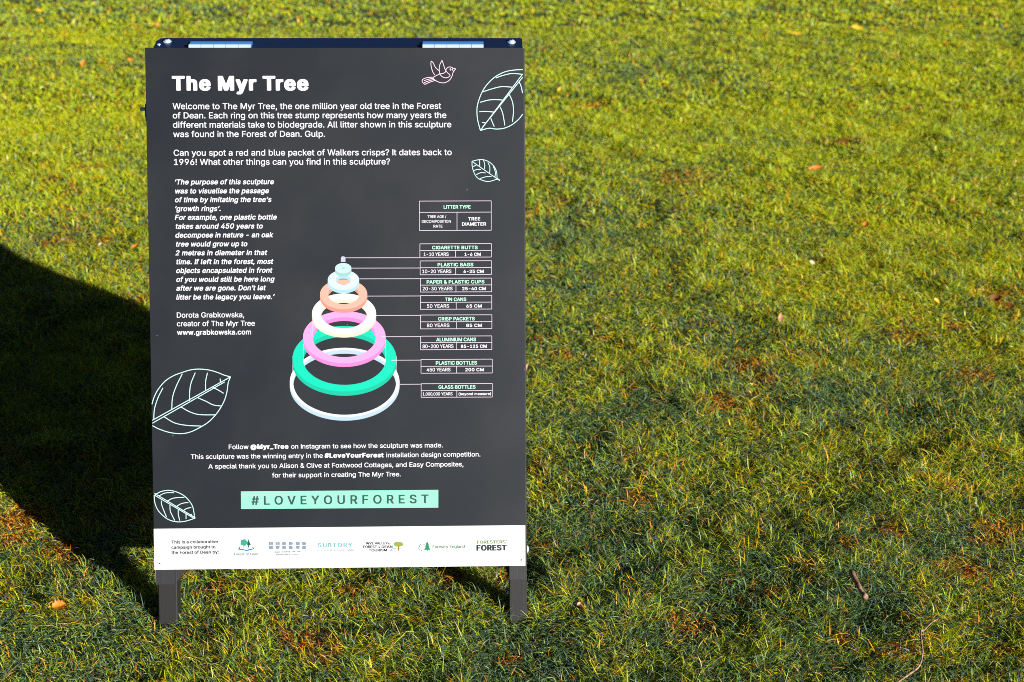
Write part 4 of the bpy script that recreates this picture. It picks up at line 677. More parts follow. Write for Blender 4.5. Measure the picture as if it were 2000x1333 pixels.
'm':(324,[[287,-4,-5,-2,-34,0,-5,0,-3,2,-1,127,-2,11,-5,12,-5,5,-11,6,-6,1,-8,-1,-9,-4,-10,-10,-5,-13,-1,-9,-1,-125,-3,-2,-5,0,-34,0,-5,2,-1,5,0,128,-3,11,-4,6,-4,5,-7,5,-6,2,-6,0,-5,-1,-6,-3,-9,-6,-6,-8,-5,-13,-1,-12,-1,-119,-6,-2,-35,0,-4,1,-3,3,0,3,0,187,1,5,6,2,36,0,5,-2,1,-5,2,0,12,7,10,3,12,2,14,0,13,-2,12,-5,10,-6,9,-9,14,11,13,6,23,5,14,0,13,-2,12,-3,13,-7,9,-7,7,-8,4,-10,5,-18,0,-144]]),
'n':(224,[[187,-4,-5,-2,-34,0,-5,0,-3,2,-1,120,-2,11,-6,16,-8,8,-8,5,-10,2,-6,-1,-9,-3,-6,-4,-12,-13,-4,-13,-2,-14,-1,-114,-3,-2,-5,0,-34,0,-5,2,-1,6,0,186,1,5,6,2,36,0,5,-2,1,-5,2,-1,12,6,19,5,30,0,19,-5,12,-6,10,-8,11,-16,3,-8,3,-15,0,-139]]),
'o':(227,[[141,193,19,-9,9,-7,10,-11,13,-21,5,-16,3,-20,0,-32,-7,-29,-6,-14,-12,-18,-12,-9,-15,-10,-21,-6,-15,-2,-19,0,-25,5,-14,6,-18,13,-11,13,-9,17,-6,20,-2,14,0,35,7,29,7,16,7,10,6,6,13,11,18,9,13,4,12,1,29,0],[105,30,10,2,9,4,13,13,9,21,4,15,0,16,-7,26,-12,19,-15,10,-6,2,-11,0,-11,-4,-10,-6,-10,-14,-3,-7,-6,-17,-1,-8,0,-15,5,-22,9,-17,10,-10,6,-5,13,-3]]),
'p':(232,[[20,-77,-2,1,-1,5,1,264,6,2,36,0,5,-2,1,-6,2,-1,12,7,18,5,31,0,17,-3,11,-5,14,-9,14,-14,11,-21,5,-14,4,-22,0,-31,-5,-28,-7,-16,-6,-11,-13,-15,-12,-9,-19,-7,-19,-4,-19,0,-18,4,-21,10,-1,-79,-6,-2],[110,30,14,3,6,5,10,9,8,15,5,15,2,13,0,11,-2,11,-5,15,-5,10,-4,6,-9,8,-7,5,-10,2,-8,0,-9,-3,-8,-5,-8,-9,-9,-17,-4,-12,-1,-13,0,-11,3,-18,5,-13,5,-8,11,-11,6,-5]]),
'r':(149,[[21,-6,-3,2,-1,3,1,194,6,2,36,0,3,-1,3,-4,2,-1,11,6,12,3,33,0,5,-1,2,-4,-1,-36,-6,-2,-23,1,-11,-3,-7,-4,-8,-8,-7,-15,-2,-11,-1,-119,-6,-2]]),
's':(202,[[127,195,14,-6,11,-8,7,-6,5,-7,6,-14,-1,-14,-3,-2,-23,-5,-16,0,-3,2,-7,13,-8,8,-10,3,-9,0,-8,-2,-8,-4,-8,-8,-1,-8,4,-8,8,-7,14,-4,43,-11,17,-7,13,-12,7,-11,4,-12,0,-24,-4,-12,-6,-12,-11,-10,-17,-10,-13,-4,-23,-4,-19,0,-16,2,-17,5,-15,8,-13,11,-7,11,-4,11,-1,12,2,3,4,2,23,5,14,0,5,-4,6,-13,8,-7,14,-5,11,0,13,3,4,3,8,9,2,4,0,5,-3,6,-10,8,-53,14,-17,8,-12,8,-7,9,-5,11,-2,9,0,21,2,9,7,13,11,11,21,12,24,5,31,0]]),
't':(133,[[112,-6,-13,-2,-31,0,-9,2,-19,9,-8,8,-5,9,-4,14,0,121,-2,3,-22,0,-4,2,-1,28,1,5,3,2,22,0,3,1,1,42,3,4,38,0,5,-1,2,-4,1,-41,3,-1,29,0,4,-1,2,-3,-1,-31,-5,-2,-31,0,-2,-3,0,-101,2,-13,6,-8,5,-2,5,2,15,0,5,-3,6,-23,-1,-9]]),
'u':(225,[[18,193,5,2,34,0,5,0,3,-2,1,-117,1,-13,5,-14,7,-8,12,-8,8,-2,14,4,10,6,8,10,6,14,2,12,1,116,3,2,5,0,34,0,5,-2,1,-6,-1,-186,0,-5,-7,-2,-35,0,-5,2,-2,6,-1,1,-14,-7,-11,-4,-13,-1,-17,0,-14,2,-13,4,-13,7,-11,11,-9,15,-5,21,0,137]]),
'v':(214,[[194,193,1,-9,-72,-188,-7,-2,-37,0,-6,2,-2,2,-8,20,-61,159,-2,7,1,9,6,2,38,0,3,0,4,-3,38,-104,6,-17,2,-1,1,3,44,120,3,2,6,0,36,0]]),
'w':(303,[[2,193,3,2,5,0,36,0,6,-2,4,-8,27,-100,2,-2,5,15,23,84,3,9,2,3,5,1,39,0,6,-2,28,-103,2,-6,1,-1,2,4,30,106,3,2,6,0,34,0,6,-2,1,-11,-57,-186,-6,-2,-36,0,-3,0,-5,3,-31,108,-2,3,-32,-112,-4,-2,-4,0,-35,0,-6,2,-5,13,-53,175]]),
'x':(209,[[2,-4,0,8,2,5,52,75,8,14,-57,84,0,11,6,2,41,0,5,-1,5,-6,31,-48,2,1,32,49,3,3,6,2,38,0,4,0,3,-2,1,-8,-2,-5,-56,-84,1,-3,58,-84,2,-5,0,-8,-7,-2,-40,0,-5,1,-5,6,-32,50,-3,3,-36,-53,-5,-6,-5,-1,-40,0]]),
'y':(214,[[20,-76,-5,3,-1,7,7,26,5,2,22,1,6,3,8,11,8,22,-68,178,-2,7,1,9,6,2,38,0,3,0,4,-3,38,-104,6,-17,2,-1,1,3,44,120,6,2,39,0,5,-1,2,-3,0,-7,-81,-213,-10,-20,-4,-6,-12,-12,-17,-9,-12,-2,-32,0]]),
'‘':(108,[[82,260,2,-3,0,-12,-14,-89,-7,-3,-39,0,-4,1,-3,3,0,9,26,92,6,3,28,0]]),
'’':(108,[[20,154,-3,3,0,14,13,80,2,7,6,3,39,0,5,-1,2,-3,0,-9,-25,-92,-7,-3,-28,0]]),
}
GLYPHS_K = {
'#':(266,[[209,264,3,-5,0,-8,-9,-52,2,-2,21,0,8,-4,3,-6,0,-14,-3,-19,-4,-5,-7,-4,-25,0,-4,-2,-5,-33,2,-2,21,0,9,-5,2,-5,0,-7,-3,-20,-4,-8,-7,-5,-25,0,-4,-1,-8,-55,-4,-9,-5,-4,-6,-1,-48,0,-9,3,-3,5,0,8,9,51,-2,3,-8,0,-3,0,-2,-3,-10,-57,-3,-7,-7,-3,-5,0,-46,0,-8,3,-4,5,0,8,8,52,-1,2,-22,0,-5,2,-6,5,-1,9,4,21,4,9,9,4,25,0,3,4,5,31,-2,2,-22,1,-8,5,-2,4,0,10,3,20,4,7,8,4,25,1,3,1,9,54,3,10,5,3,6,2,47,0,8,-4,4,-6,0,-14,-8,-44,2,-2,8,0,3,0,3,2,9,58,4,6,6,4,5,0,47,0],[102,108,10,0,3,4,5,29,-2,4,-11,0,-2,-2,-5,-28,0,-5]]),
'&':(270,[[240,-7,-10,-5,-59,0,-14,6,-16,-6,-17,-4,-53,0,-22,6,-15,7,-14,9,-10,10,-7,10,-7,19,-2,9,0,26,3,13,10,18,10,12,17,13,2,4,-12,20,-8,19,-2,9,0,21,2,11,6,15,9,13,10,7,19,10,14,4,53,0,13,-4,19,-9,15,-16,7,-11,5,-20,0,-13,-4,-17,-7,-16,-6,-8,-12,-11,-15,-12,-1,-3,10,-11,8,5,6,2,50,0,10,-5,2,-7,-1,-26,-6,-25,-8,-17,2,-5,26,-31,2,-5,0,-5],[80,84,-4,-7,-4,-11,2,-9,4,-8,8,-8,9,-3,6,0,12,5,2,3,-7,9,-24,29],[98,186,6,7,3,9,-1,7,-5,4,-3,-1,-2,-2,-4,-9,2,-11]]),
'(':(183,[[130,282,9,-5,2,-4,0,-10,-17,-39,-13,-39,-9,-47,-4,-34,4,-33,6,-30,10,-29,21,-49,2,-6,0,-8,-4,-6,-8,-4,-53,0,-10,6,-17,32,-13,32,-9,34,-5,31,0,60,3,25,8,37,13,39,20,43,10,5]]),
')':(183,[[5,282,55,1,10,-6,17,-32,8,-21,11,-37,6,-35,4,-29,0,-38,-4,-28,-3,-17,-11,-38,-14,-32,-13,-24,-3,-3,-8,-4,-53,0,-8,4,-4,6,1,10,14,31,18,48,6,30,3,25,0,22,-1,17,-8,44,-13,42,-20,47,0,8,2,4]]),
'-':(273,[[33,91,0,35,4,5,8,3,135,0,9,-4,3,-6,0,-34,-4,-5,-8,-4,-135,0,-9,4]]),
'0':(273,[[149,-14,-11,-2,-50,0,-20,6,-16,7,-13,10,-14,16,-12,23,-6,19,-5,26,-1,16,-1,6,0,28,3,32,7,26,12,27,8,11,16,16,28,14,17,3,46,0,20,-5,19,-9,6,-5,12,-11,9,-11,11,-22,6,-19,5,-26,0,-16,2,-6,0,-27,-4,-31,-9,-36,-13,-23,-14,-17,-13,-9,-15,-7],[113,215,-4,-1,-8,-7,-8,-11,-5,-9,-5,-14,-3,-18,-2,-18,0,-22,2,-16,3,-17,5,-14,6,-13,6,-7,9,-7,4,-2,5,2,8,6,11,16,8,27,3,28,0,22,-1,15,-4,18,-4,14,-7,12,-6,8,-8,7]]),
'1':(273,[[215,-9,-10,-3,-178,0,-9,3,-3,4,-1,4,0,30,4,6,8,4,53,0,4,2,0,139,-3,2,-15,-11,-6,-3,-7,-1,-22,1,-7,4,-3,8,0,35,3,7,16,13,43,30,6,2,61,0,8,-3,3,-4,1,-6,0,-213,4,-2,42,0,8,-4,3,-5,1,-6,0,-26]]),
'2':(273,[[11,-9,-3,8,0,27,2,4,7,10,21,21,79,85,12,17,5,10,2,9,-1,11,-6,13,-9,8,-8,2,-10,-4,-8,-8,-4,-9,-3,-18,-2,-3,-5,-3,-6,-2,-54,0,-8,5,-3,8,0,14,2,8,2,8,6,14,8,11,15,15,21,12,16,5,11,1,47,0,11,-2,14,-4,12,-7,11,-7,12,-12,6,-8,6,-12,5,-20,0,-22,-2,-13,-3,-9,-9,-19,-12,-16,-35,-40,-35,-36,1,-2,2,0,84,0,7,-2,4,-3,3,-6,0,-31,-2,-6,-5,-4,-7,-1,-184,0]]),
'4':(273,[[188,-11,-6,-1,-52,0,-9,3,-4,7,0,39,-2,3,-106,1,-8,3,-4,5,0,33,2,6,98,167,5,7,8,5,56,0,10,-5,2,-5,-1,-10,-42,-73,3,-2,46,0,8,-4,3,-8,0,-64,3,-2,22,-1,6,-3,3,-5,0,-36,-3,-4,-6,-4,-21,0,-3,-1,-1,-42,-2,-5],[116,140,-1,0,-4,-5,-20,-34,-2,-5,1,-2,23,0,3,1]]),
'5':(273,[[202,264,4,-5,0,-7,0,-28,-4,-6,-9,-4,-94,-1,-2,-3,-3,-28,4,-2,37,0,22,-5,14,-7,13,-7,15,-16,13,-22,5,-14,2,-13,0,-31,-4,-16,-9,-20,-8,-11,-7,-7,-15,-12,-19,-9,-20,-6,-53,0,-21,6,-18,9,-13,9,-7,7,-12,19,-5,12,-2,11,0,11,4,6,10,4,54,0,8,-5,4,-13,5,-8,8,-8,11,-5,10,4,9,8,8,14,4,19,-4,14,-10,16,-7,6,-11,4,-16,-4,-11,-7,-6,-2,-33,0,-16,2,-9,3,-5,4,-2,4,0,19,5,31,8,80,3,8,5,3,6,2,155,0]]),
'6':(273,[[174,267,8,-5,2,-5,0,-8,-49,-72,-3,-6,3,-2,13,0,7,-2,22,-10,12,-8,11,-11,4,-6,8,-16,5,-18,0,-38,-5,-19,-8,-15,-12,-16,-15,-11,-18,-9,-11,-4,-13,-2,-48,0,-19,6,-19,9,-15,11,-12,16,-7,15,-6,18,-1,17,1,25,6,19,12,26,11,19,62,92,5,5,10,5],[113,39,7,2,9,8,6,10,6,20,-2,11,-7,14,-11,11,-9,3,-13,-7,-6,-9,-5,-11,-2,-14,4,-15,6,-12,8,-7]]),
'8':(273,[[77,268,13,2,47,0,17,-3,12,-5,20,-11,14,-14,6,-10,6,-14,2,-11,0,-28,-4,-11,-6,-12,-12,-17,17,-17,11,-21,3,-12,0,-33,-3,-11,-8,-16,-12,-14,-13,-10,-19,-9,-9,-3,-19,-4,-53,0,-13,2,-15,5,-22,11,-9,7,-10,11,-7,9,-6,14,-2,12,0,27,2,9,3,10,8,14,7,8,11,11,-12,15,-9,22,0,34,2,10,6,14,14,18,16,10,12,7],[116,103,-7,0,-14,-7,-10,-12,-4,-14,4,-15,6,-7,10,-7,12,-2,11,2,10,7,8,9,2,13,-2,12,-6,9,-10,9],[113,159,10,4,6,6,5,8,2,11,-2,10,-4,7,-7,7,-10,4,-8,-2,-6,-5,-6,-10,-2,-11,0,-8,4,-9,10,-9]]),
'@':(384,[[271,237,24,-17,17,-19,9,-14,8,-16,8,-25,4,-19,0,-48,-2,-16,-7,-26,-12,-22,-9,-10,-15,-8,-11,-3,-11,-2,-33,0,-17,4,-14,5,-15,-5,-10,-2,-42,0,-17,3,-16,8,-11,8,-9,10,-2,1,0,-1,2,-5,9,-13,12,-12,18,-11,23,-8,21,-4,9,0,30,7,17,6,30,-1,8,-5,8,-22,0,-12,-2,-5,-8,-5,-14,-4,-41,-9,-69,0,-21,4,-27,8,-20,9,-25,17,-17,16,-5,8,-15,25,-9,28,-5,31,0,47,5,30,5,16,11,23,6,11,12,16,19,17,27,16,23,9,33,7,69,0,13,-2,25,-6],[165,47,6,2,8,8,5,11,3,19,0,12,-5,21,-6,8,-8,3,-8,-3,-10,-12,-4,-12,-2,-11,1,-13,4,-14,6,-11],[262,63,1,1,2,10,2,21,0,20,-3,17,-2,2],[235,182,-5,5,-10,8,-18,8,-22,5,-14,0,-9,-2,-27,-8,-17,-11,-15,-15,-13,-21,2,-1,8,10,12,10,14,8,16,5,9,1,38,0,23,-4,27,0,1,0]]),
'A':(286,[[-13,-7,-3,5,1,7,94,257,5,3,6,2,58,0,9,-3,3,-4,4,-6,90,-247,1,-9,-2,-5,-10,-5,-59,0,-7,3,-3,4,-17,48,-6,14,-58,1,-5,-1,-2,-3,-19,-56,-5,-7,-10,-3,-54,0,-3,0],[120,145,-4,-5,-8,-24,1,-2,1,-1,17,0,4,2,-5,15,-5,13]]),
'C':(301,[[218,7,-19,-11,-28,-10,-11,-2,-55,0,-17,4,-26,11,-21,14,-18,20,-12,19,-4,11,-7,22,-3,22,0,42,7,33,3,9,9,19,8,13,9,11,14,12,10,7,19,9,22,7,12,1,49,0,12,-2,20,-6,19,-9,11,-8,19,-19,11,-19,6,-17,2,-8,0,-11,-4,-6,-9,-4,-55,0,-6,4,-3,3,-7,19,-10,12,-13,10,-14,5,-8,0,-10,-4,-11,-6,-9,-6,-7,-10,-10,-17,-4,-14,-4,-22,0,-14,2,-14,3,-16,6,-15,10,-15,6,-6,13,-9,8,-3,7,-2,8,0,12,4,12,7,11,13,5,9,4,13,8,5,56,0,10,-4,3,-6,0,-9,-5,-19,-8,-16,-11,-16]]),
'D':(297,[[10,-9,-3,5,-1,5,0,254,3,7,7,5,4,0,117,0,22,-3,12,-4,27,-12,11,-7,17,-18,14,-22,6,-16,5,-17,4,-27,0,-25,-2,-6,0,-12,-5,-24,-14,-31,-9,-13,-15,-14,-15,-11,-21,-9,-25,-7,-12,-1,-117,0],[88,41,14,0,27,5,11,4,11,9,10,11,6,10,6,19,2,11,2,17,-2,19,-4,16,-7,18,-9,13,-12,10,-9,4,-19,5,-25,2,-4,-2,0,-167]]),
'E':(255,[[10,264,10,3,176,0,6,-2,5,-3,2,-7,0,-31,-3,-6,-7,-3,-109,-1,-3,-1,-1,-4,0,-50,1,-4,103,0,9,-5,3,-9,-1,-31,-3,-5,-7,-3,-104,-1,-1,-5,1,-54,3,-1,111,-1,6,-3,4,-7,0,-32,-4,-7,-9,-3,-178,0,-7,1,-5,4,-2,6,0,255,1,5]]),
'F':(251,[[13,-11,-5,4,-2,6,0,256,2,7,5,3,7,2,175,0,9,-3,4,-7,0,-33,-4,-6,-6,-3,-108,-1,-3,-1,-1,-3,0,-55,1,-3,100,-1,6,-3,4,-7,0,-31,-2,-6,-5,-4,-6,-2,-97,0,-1,-5,0,-94,-2,-6,-5,-4,-6,-1,-53,0]]),
'I':(196,[[-4,264,9,3,140,0,6,-2,5,-3,2,-7,0,-29,-3,-7,-9,-5,-30,0,-2,-2,0,-3,0,-166,4,-2,28,0,9,-5,3,-6,0,-31,-1,-4,-3,-4,-9,-3,-140,0,-6,1,-5,4,-2,6,0,30,3,7,9,5,30,0,2,2,0,3,0,166,-4,2,-28,0,-9,5,-3,5,0,31,1,5]]),
'L':(242,[[16,267,58,0,8,-3,3,-5,2,-217,3,-1,105,-1,6,-3,4,-7,0,-32,-4,-7,-10,-3,-171,0,-7,1,-5,4,-2,6,0,256,3,7]]),
'M':(360,[[305,262,3,-7,0,-254,-1,-5,-3,-5,-8,-3,-55,0,-3,0,-8,5,-2,6,-1,76,-3,-4,-29,-75,-3,-5,-10,-3,-53,0,-6,3,-3,4,-30,75,-3,7,-2,1,-1,-79,-2,-6,-8,-5,-6,0,-50,0,-9,5,-3,6,0,255,1,5,3,4,10,4,67,0,3,0,8,-5,56,-142,3,-6,3,4,48,125,10,20,9,4,68,0,3,0]]),
'N':(308,[[10,263,6,4,7,0,56,0,10,-4,83,-131,4,-2,1,125,2,7,8,5,4,0,52,0,9,-5,3,-7,0,-254,-1,-5,-3,-5,-6,-3,-7,0,-56,0,-10,3,-80,127,-4,5,-1,0,-1,-124,-2,-6,-8,-5,-5,0,-53,0,-9,5,-3,6,0,255,1,5]]),
'O':(313,[[213,4,-25,-13,-26,-7,-55,0,-11,2,-25,8,-22,13,-19,17,-12,17,-11,22,-8,30,-2,17,0,38,2,12,6,27,16,31,14,18,22,17,19,9,20,6,13,2,48,0,13,-1,21,-7,24,-12,8,-6,17,-17,8,-12,12,-25,7,-24,3,-26,0,-27,-1,-15,-4,-19,-6,-19,-8,-15,-15,-22,-9,-9],[134,214,-10,-2,-11,-5,-12,-9,-8,-10,-9,-16,-4,-10,-3,-14,-2,-18,0,-10,3,-21,8,-23,13,-17,11,-10,13,-6,11,-2,11,2,12,6,10,8,8,9,9,17,3,10,4,16,0,12,1,6,-1,18,-6,21,-6,14,-6,10,-13,13,-6,4,-11,5]]),
'R':(270,[[10,264,10,3,120,0,14,-1,19,-6,18,-9,7,-4,14,-15,11,-20,5,-21,0,-28,-2,-11,-3,-12,-8,-16,-12,-14,-14,-9,-1,-3,6,-14,43,-79,0,-7,-3,-7,-7,-3,-4,0,-57,0,-9,3,-8,11,-43,82,-2,1,-5,1,-11,0,-2,-2,0,-85,-2,-6,-8,-5,-6,0,-52,0,-9,5,-3,6,0,255,1,5],[87,213,-1,-4,1,-67,3,-1,28,0,12,3,9,5,6,10,3,11,0,14,-6,15,-8,8,-7,3,-20,4]]),
'S':(269,[[24,7,-8,8,-9,12,-8,18,-4,17,0,9,3,5,4,3,7,2,56,0,6,-3,4,-4,5,-17,8,-10,7,-4,9,-3,8,-1,17,4,9,6,5,5,5,9,0,10,-2,6,-8,8,-22,9,-56,17,-30,16,-14,14,-9,16,-4,12,0,31,4,13,8,15,11,14,17,12,27,11,18,3,50,0,11,-1,22,-7,22,-12,9,-8,8,-9,10,-18,3,-13,0,-14,-1,-4,-2,-4,-10,-3,-55,0,-8,5,-5,16,-7,8,-9,6,-13,4,-14,-4,-9,-7,-7,-9,-2,-9,5,-11,13,-10,13,-5,39,-10,22,-8,23,-12,8,-6,9,-10,9,-13,4,-12,2,-13,0,-14,-3,-20,-7,-14,-6,-9,-14,-15,-19,-11,-16,-6,-26,-5,-49,0,-20,3,-16,5,-18,9]]),
'T':(270,[[140,-12,-55,0,-8,3,-2,4,-2,6,0,211,-3,2,-66,0,-8,4,-4,6,0,33,3,5,4,3,6,2,213,0,9,-3,3,-4,1,-5,0,-31,-4,-6,-7,-4,-65,0,-3,-2,0,-213,-4,-8]]),
'U':(305,[[10,263,8,4,55,0,6,-2,5,-3,2,-7,0,-170,2,-9,5,-13,11,-13,12,-7,13,-4,14,4,15,9,9,13,5,15,1,11,0,164,2,7,9,5,4,0,52,0,9,-5,3,-7,-1,-187,-1,-9,-8,-21,-8,-13,-11,-12,-14,-11,-22,-11,-14,-5,-27,-3,-34,0,-24,3,-17,5,-23,13,-8,5,-12,12,-13,22,-4,8,-5,23,0,181]]),
'V':(286,[[-13,262,8,5,6,0,53,0,9,-5,5,-10,47,-131,4,-11,2,-1,2,3,48,139,5,11,9,5,55,0,5,0,8,-5,2,-8,-2,-11,-88,-241,-6,-11,-10,-3,-58,0,-6,1,-5,4,-6,14,-88,238,-2,10]]),
'W':(389,[[-14,262,9,5,6,0,51,0,10,-5,3,-5,5,-17,24,-95,2,-6,2,0,31,116,3,7,8,5,3,0,58,0,6,-2,5,-3,2,-3,29,-113,1,-6,2,-1,2,2,6,24,23,90,3,7,8,5,3,0,55,0,8,-4,4,-6,-1,-11,-64,-234,-6,-19,-10,-5,-57,0,-5,0,-9,5,-2,5,-4,11,-27,101,-2,2,-5,-14,-24,-93,-5,-12,-8,-5,-3,0,-60,0,-9,3,-3,5,-68,247,-2,11]]),
'Y':(282,[[146,-12,-56,0,-10,5,-2,6,0,100,-92,147,-2,5,0,6,4,7,7,3,6,0,54,0,10,-3,5,-5,40,-66,8,-11,7,8,36,61,10,13,9,3,57,0,6,-2,5,-3,2,-5,0,-8,-4,-8,-88,-142,0,-101,-4,-7]]),
'_':(205,[[-23,-30,0,34,3,5,8,3,182,0,9,-3,4,-7,-1,-34,-3,-5,-8,-4,-181,0,-10,4]]),
'a':(241,[[189,-9,-9,-3,-57,0,-22,-5,-41,0,-12,2,-18,6,-16,10,-9,9,-9,16,-4,14,0,30,2,7,8,14,10,10,6,5,20,9,30,7,41,5,3,1,2,2,-2,8,-3,7,-4,3,-7,3,-13,-5,-7,-6,-7,-10,-9,-5,-28,0,-24,7,-9,4,-4,5,0,10,12,21,12,12,25,14,17,5,11,2,46,0,18,-4,16,-6,12,-8,12,-11,9,-16,4,-12,1,-13,0,-136],[113,72,-12,0,-16,-4,-8,-3,-6,-8,-1,-8,2,-4,5,-5,5,-2,8,0,8,3,8,8,4,6,4,11]]),
'b':(258,[[7,264,9,3,50,0,7,-2,4,-3,3,-5,0,-53,11,1,46,0,17,-4,17,-8,10,-6,16,-16,4,-6,9,-19,7,-23,2,-18,0,-25,-2,-14,-5,-20,-12,-25,-14,-16,-13,-9,-22,-10,-21,-3,-32,0,-13,2,-12,4,-7,-1,-51,0,-10,5,-2,6,0,255,1,5],[110,38,10,4,11,13,6,16,4,22,-2,19,-8,22,-10,11,-6,4,-5,1,-5,-1,-4,-3,-10,-9,-8,-17,-3,-24,0,-8,3,-18,6,-15,3,-4,9,-9]]),
'd':(258,[[205,264,4,-5,0,-5,0,-255,-2,-6,-9,-5,-52,0,-6,1,-13,-4,-12,-2,-33,0,-20,3,-22,10,-16,12,-14,18,-8,15,-7,24,-1,15,0,32,1,12,5,19,11,22,5,6,16,16,9,6,18,8,17,4,54,-1,1,3,0,50,3,5,4,3,7,2,51,0],[102,38,10,4,8,9,3,4,8,22,2,19,-4,22,-6,16,-11,12,-5,3,-6,1,-3,0,-6,-4,-8,-8,-5,-9,-7,-25,0,-17,3,-17,5,-13,13,-15]]),
'e':(248,[[30,184,21,13,19,6,10,2,44,0,13,-2,14,-5,15,-8,18,-14,9,-13,8,-15,5,-16,3,-20,0,-27,0,-5,-3,-4,-10,-4,-117,0,-3,-1,-1,-1,2,-8,7,-13,11,-8,9,-3,6,0,6,3,10,9,6,11,9,5,25,0,27,-7,9,-5,4,-6,0,-7,-2,-6,-9,-18,-13,-12,-14,-9,-22,-10,-22,-3,-36,0,-14,1,-17,6,-19,9,-12,9,-7,7,-9,12,-11,24,-5,23,0,38,5,25,11,23,7,11],[77,124,46,-1,3,1,1,2,-3,6,-8,11,-6,5,-8,3,-7,-3,-10,-7,-7,-11]]),
'h':(251,[[7,264,9,3,50,0,7,-2,4,-3,3,-5,0,-53,7,-1,6,2,42,0,11,-2,6,-2,19,-9,6,-5,9,-8,9,-16,3,-8,3,-15,1,-141,-2,-4,-2,-4,-8,-3,-52,0,-6,1,-5,4,-2,6,0,119,-2,11,-5,11,-7,8,-6,2,-9,-4,-7,-6,-4,-6,-4,-11,-1,-13,0,-111,-2,-6,-8,-5,-7,0,-48,0,-10,5,-2,6,0,255,1,5]]),
'm':(351,[[5,196,10,5,56,0,24,5,28,0,18,-3,21,-10,17,8,12,4,13,1,28,0,20,-3,21,-10,9,-7,8,-10,6,-13,5,-18,1,-146,-2,-6,-9,-5,-6,0,-48,0,-10,5,-2,6,0,125,-2,11,-3,8,-5,5,-6,2,-5,-2,-8,-8,-5,-17,0,-124,-2,-6,-5,-4,-7,-1,-51,0,-8,3,-4,8,0,130,-2,8,-3,6,-5,5,-5,2,-6,-3,-8,-10,-3,-8,-2,-13,0,-117,-2,-6,-5,-4,-7,-1,-51,0,-8,3,-3,4,-1,4,0,191]]),
'n':(251,[[7,198,9,4,50,0,8,-2,17,5,46,0,18,-5,16,-8,12,-10,12,-19,3,-8,3,-15,1,-141,-4,-8,-8,-3,-52,0,-6,1,-5,4,-2,6,0,119,-2,11,-5,11,-7,8,-6,2,-9,-4,-7,-6,-4,-6,-4,-11,-1,-13,0,-111,-2,-6,-8,-5,-5,0,-50,0,-10,5,-2,6,0,189,1,5]]),
'o':(254,[[179,183,12,-13,13,-22,6,-18,4,-21,0,-32,-5,-25,-9,-22,-13,-17,-13,-11,-19,-11,-20,-6,-15,-2,-35,0,-20,3,-22,10,-17,12,-13,15,-11,20,-6,20,-2,14,0,35,5,25,11,23,7,11,12,12,8,6,22,11,20,5,47,0,11,-2,15,-5,19,-9],[104,151,-8,-3,-7,-5,-9,-13,-5,-12,-3,-20,0,-13,3,-15,8,-18,11,-11,10,-3,10,3,11,11,7,18,4,20,0,12,-2,8,-6,20,-10,13,-6,5]]),
'r':(176,[[13,-12,-8,5,-2,6,0,191,2,6,10,5,56,1,14,3,49,0,7,-4,3,-3,1,-5,0,-33,-2,-7,-9,-4,-33,-1,-7,-3,-6,-7,-6,-12,-2,-11,0,-116,-2,-6,-10,-5]]),
's':(228,[[15,5,-6,6,-7,10,-7,17,1,13,3,4,5,4,26,7,30,-1,8,-4,7,-15,5,-5,5,-3,6,-1,11,4,7,7,0,4,-1,5,-6,5,-53,13,-20,10,-10,6,-6,7,-11,18,-2,11,0,24,2,6,9,17,12,12,9,6,16,8,22,5,46,0,11,-2,19,-6,17,-11,13,-15,6,-12,2,-7,0,-11,-4,-6,-6,-3,-23,-5,-30,0,-8,3,-8,15,-7,6,-3,1,-5,-1,-5,-3,-5,-5,-2,-5,4,-7,8,-4,47,-12,15,-6,15,-8,12,-12,6,-12,4,-12,0,-22,-4,-14,-9,-16,-11,-11,-24,-12,-18,-6,-16,-1,-33,0,-17,2,-19,6,-15,8]]),
't':(160,[[123,-11,-13,-3,-50,0,-9,2,-22,11,-9,9,-7,12,-4,14,0,115,-2,2,-17,1,-8,5,-2,5,0,28,2,7,8,4,19,2,1,37,3,5,7,3,53,0,6,-1,5,-4,2,-5,1,-35,3,-1,25,-1,7,-3,3,-5,0,-30,-2,-6,-10,-5,-25,-1,-2,-2,0,-3,0,-94,2,-9,3,-4,24,0,8,-5,7,-25,0,-8,-2,-8]]),
'u':(251,[[198,-9,-10,-3,-50,0,-8,1,-21,-5,-35,0,-14,2,-12,5,-16,8,-13,13,-11,18,-5,21,0,139,4,8,8,3,51,1,7,-2,5,-4,2,-6,0,-114,1,-13,4,-11,5,-6,6,-5,5,-1,4,1,9,7,6,9,3,9,2,11,0,113,2,6,8,5,5,1,50,-1,9,-4,3,-7,0,-189,-1,-5]]),
'v':(241,[[207,196,2,-5,0,-7,-74,-191,-5,-4,-6,-1,-54,0,-9,3,-4,7,-69,179,-2,11,2,8,5,4,6,2,55,-1,8,-3,5,-7,27,-76,2,-5,2,0,3,6,24,69,7,13,8,3,56,1,6,-2]]),
'y':(241,[[9,-81,-7,5,-2,6,2,13,6,20,10,6,22,0,3,1,7,10,6,19,-68,178,-2,11,2,8,5,4,6,2,55,-1,8,-3,5,-7,27,-76,2,-5,2,0,1,2,30,81,3,5,6,3,5,1,53,0,9,-4,4,-5,0,-9,-81,-213,-14,-28,-16,-16,-19,-9,-8,-2,-51,0]]),
'’':(134,[[7,150,-4,7,0,14,13,80,4,11,7,5,3,0,57,0,8,-4,3,-6,0,-9,-19,-71,-8,-25,-8,-5,-3,0,-45,0]]),
}
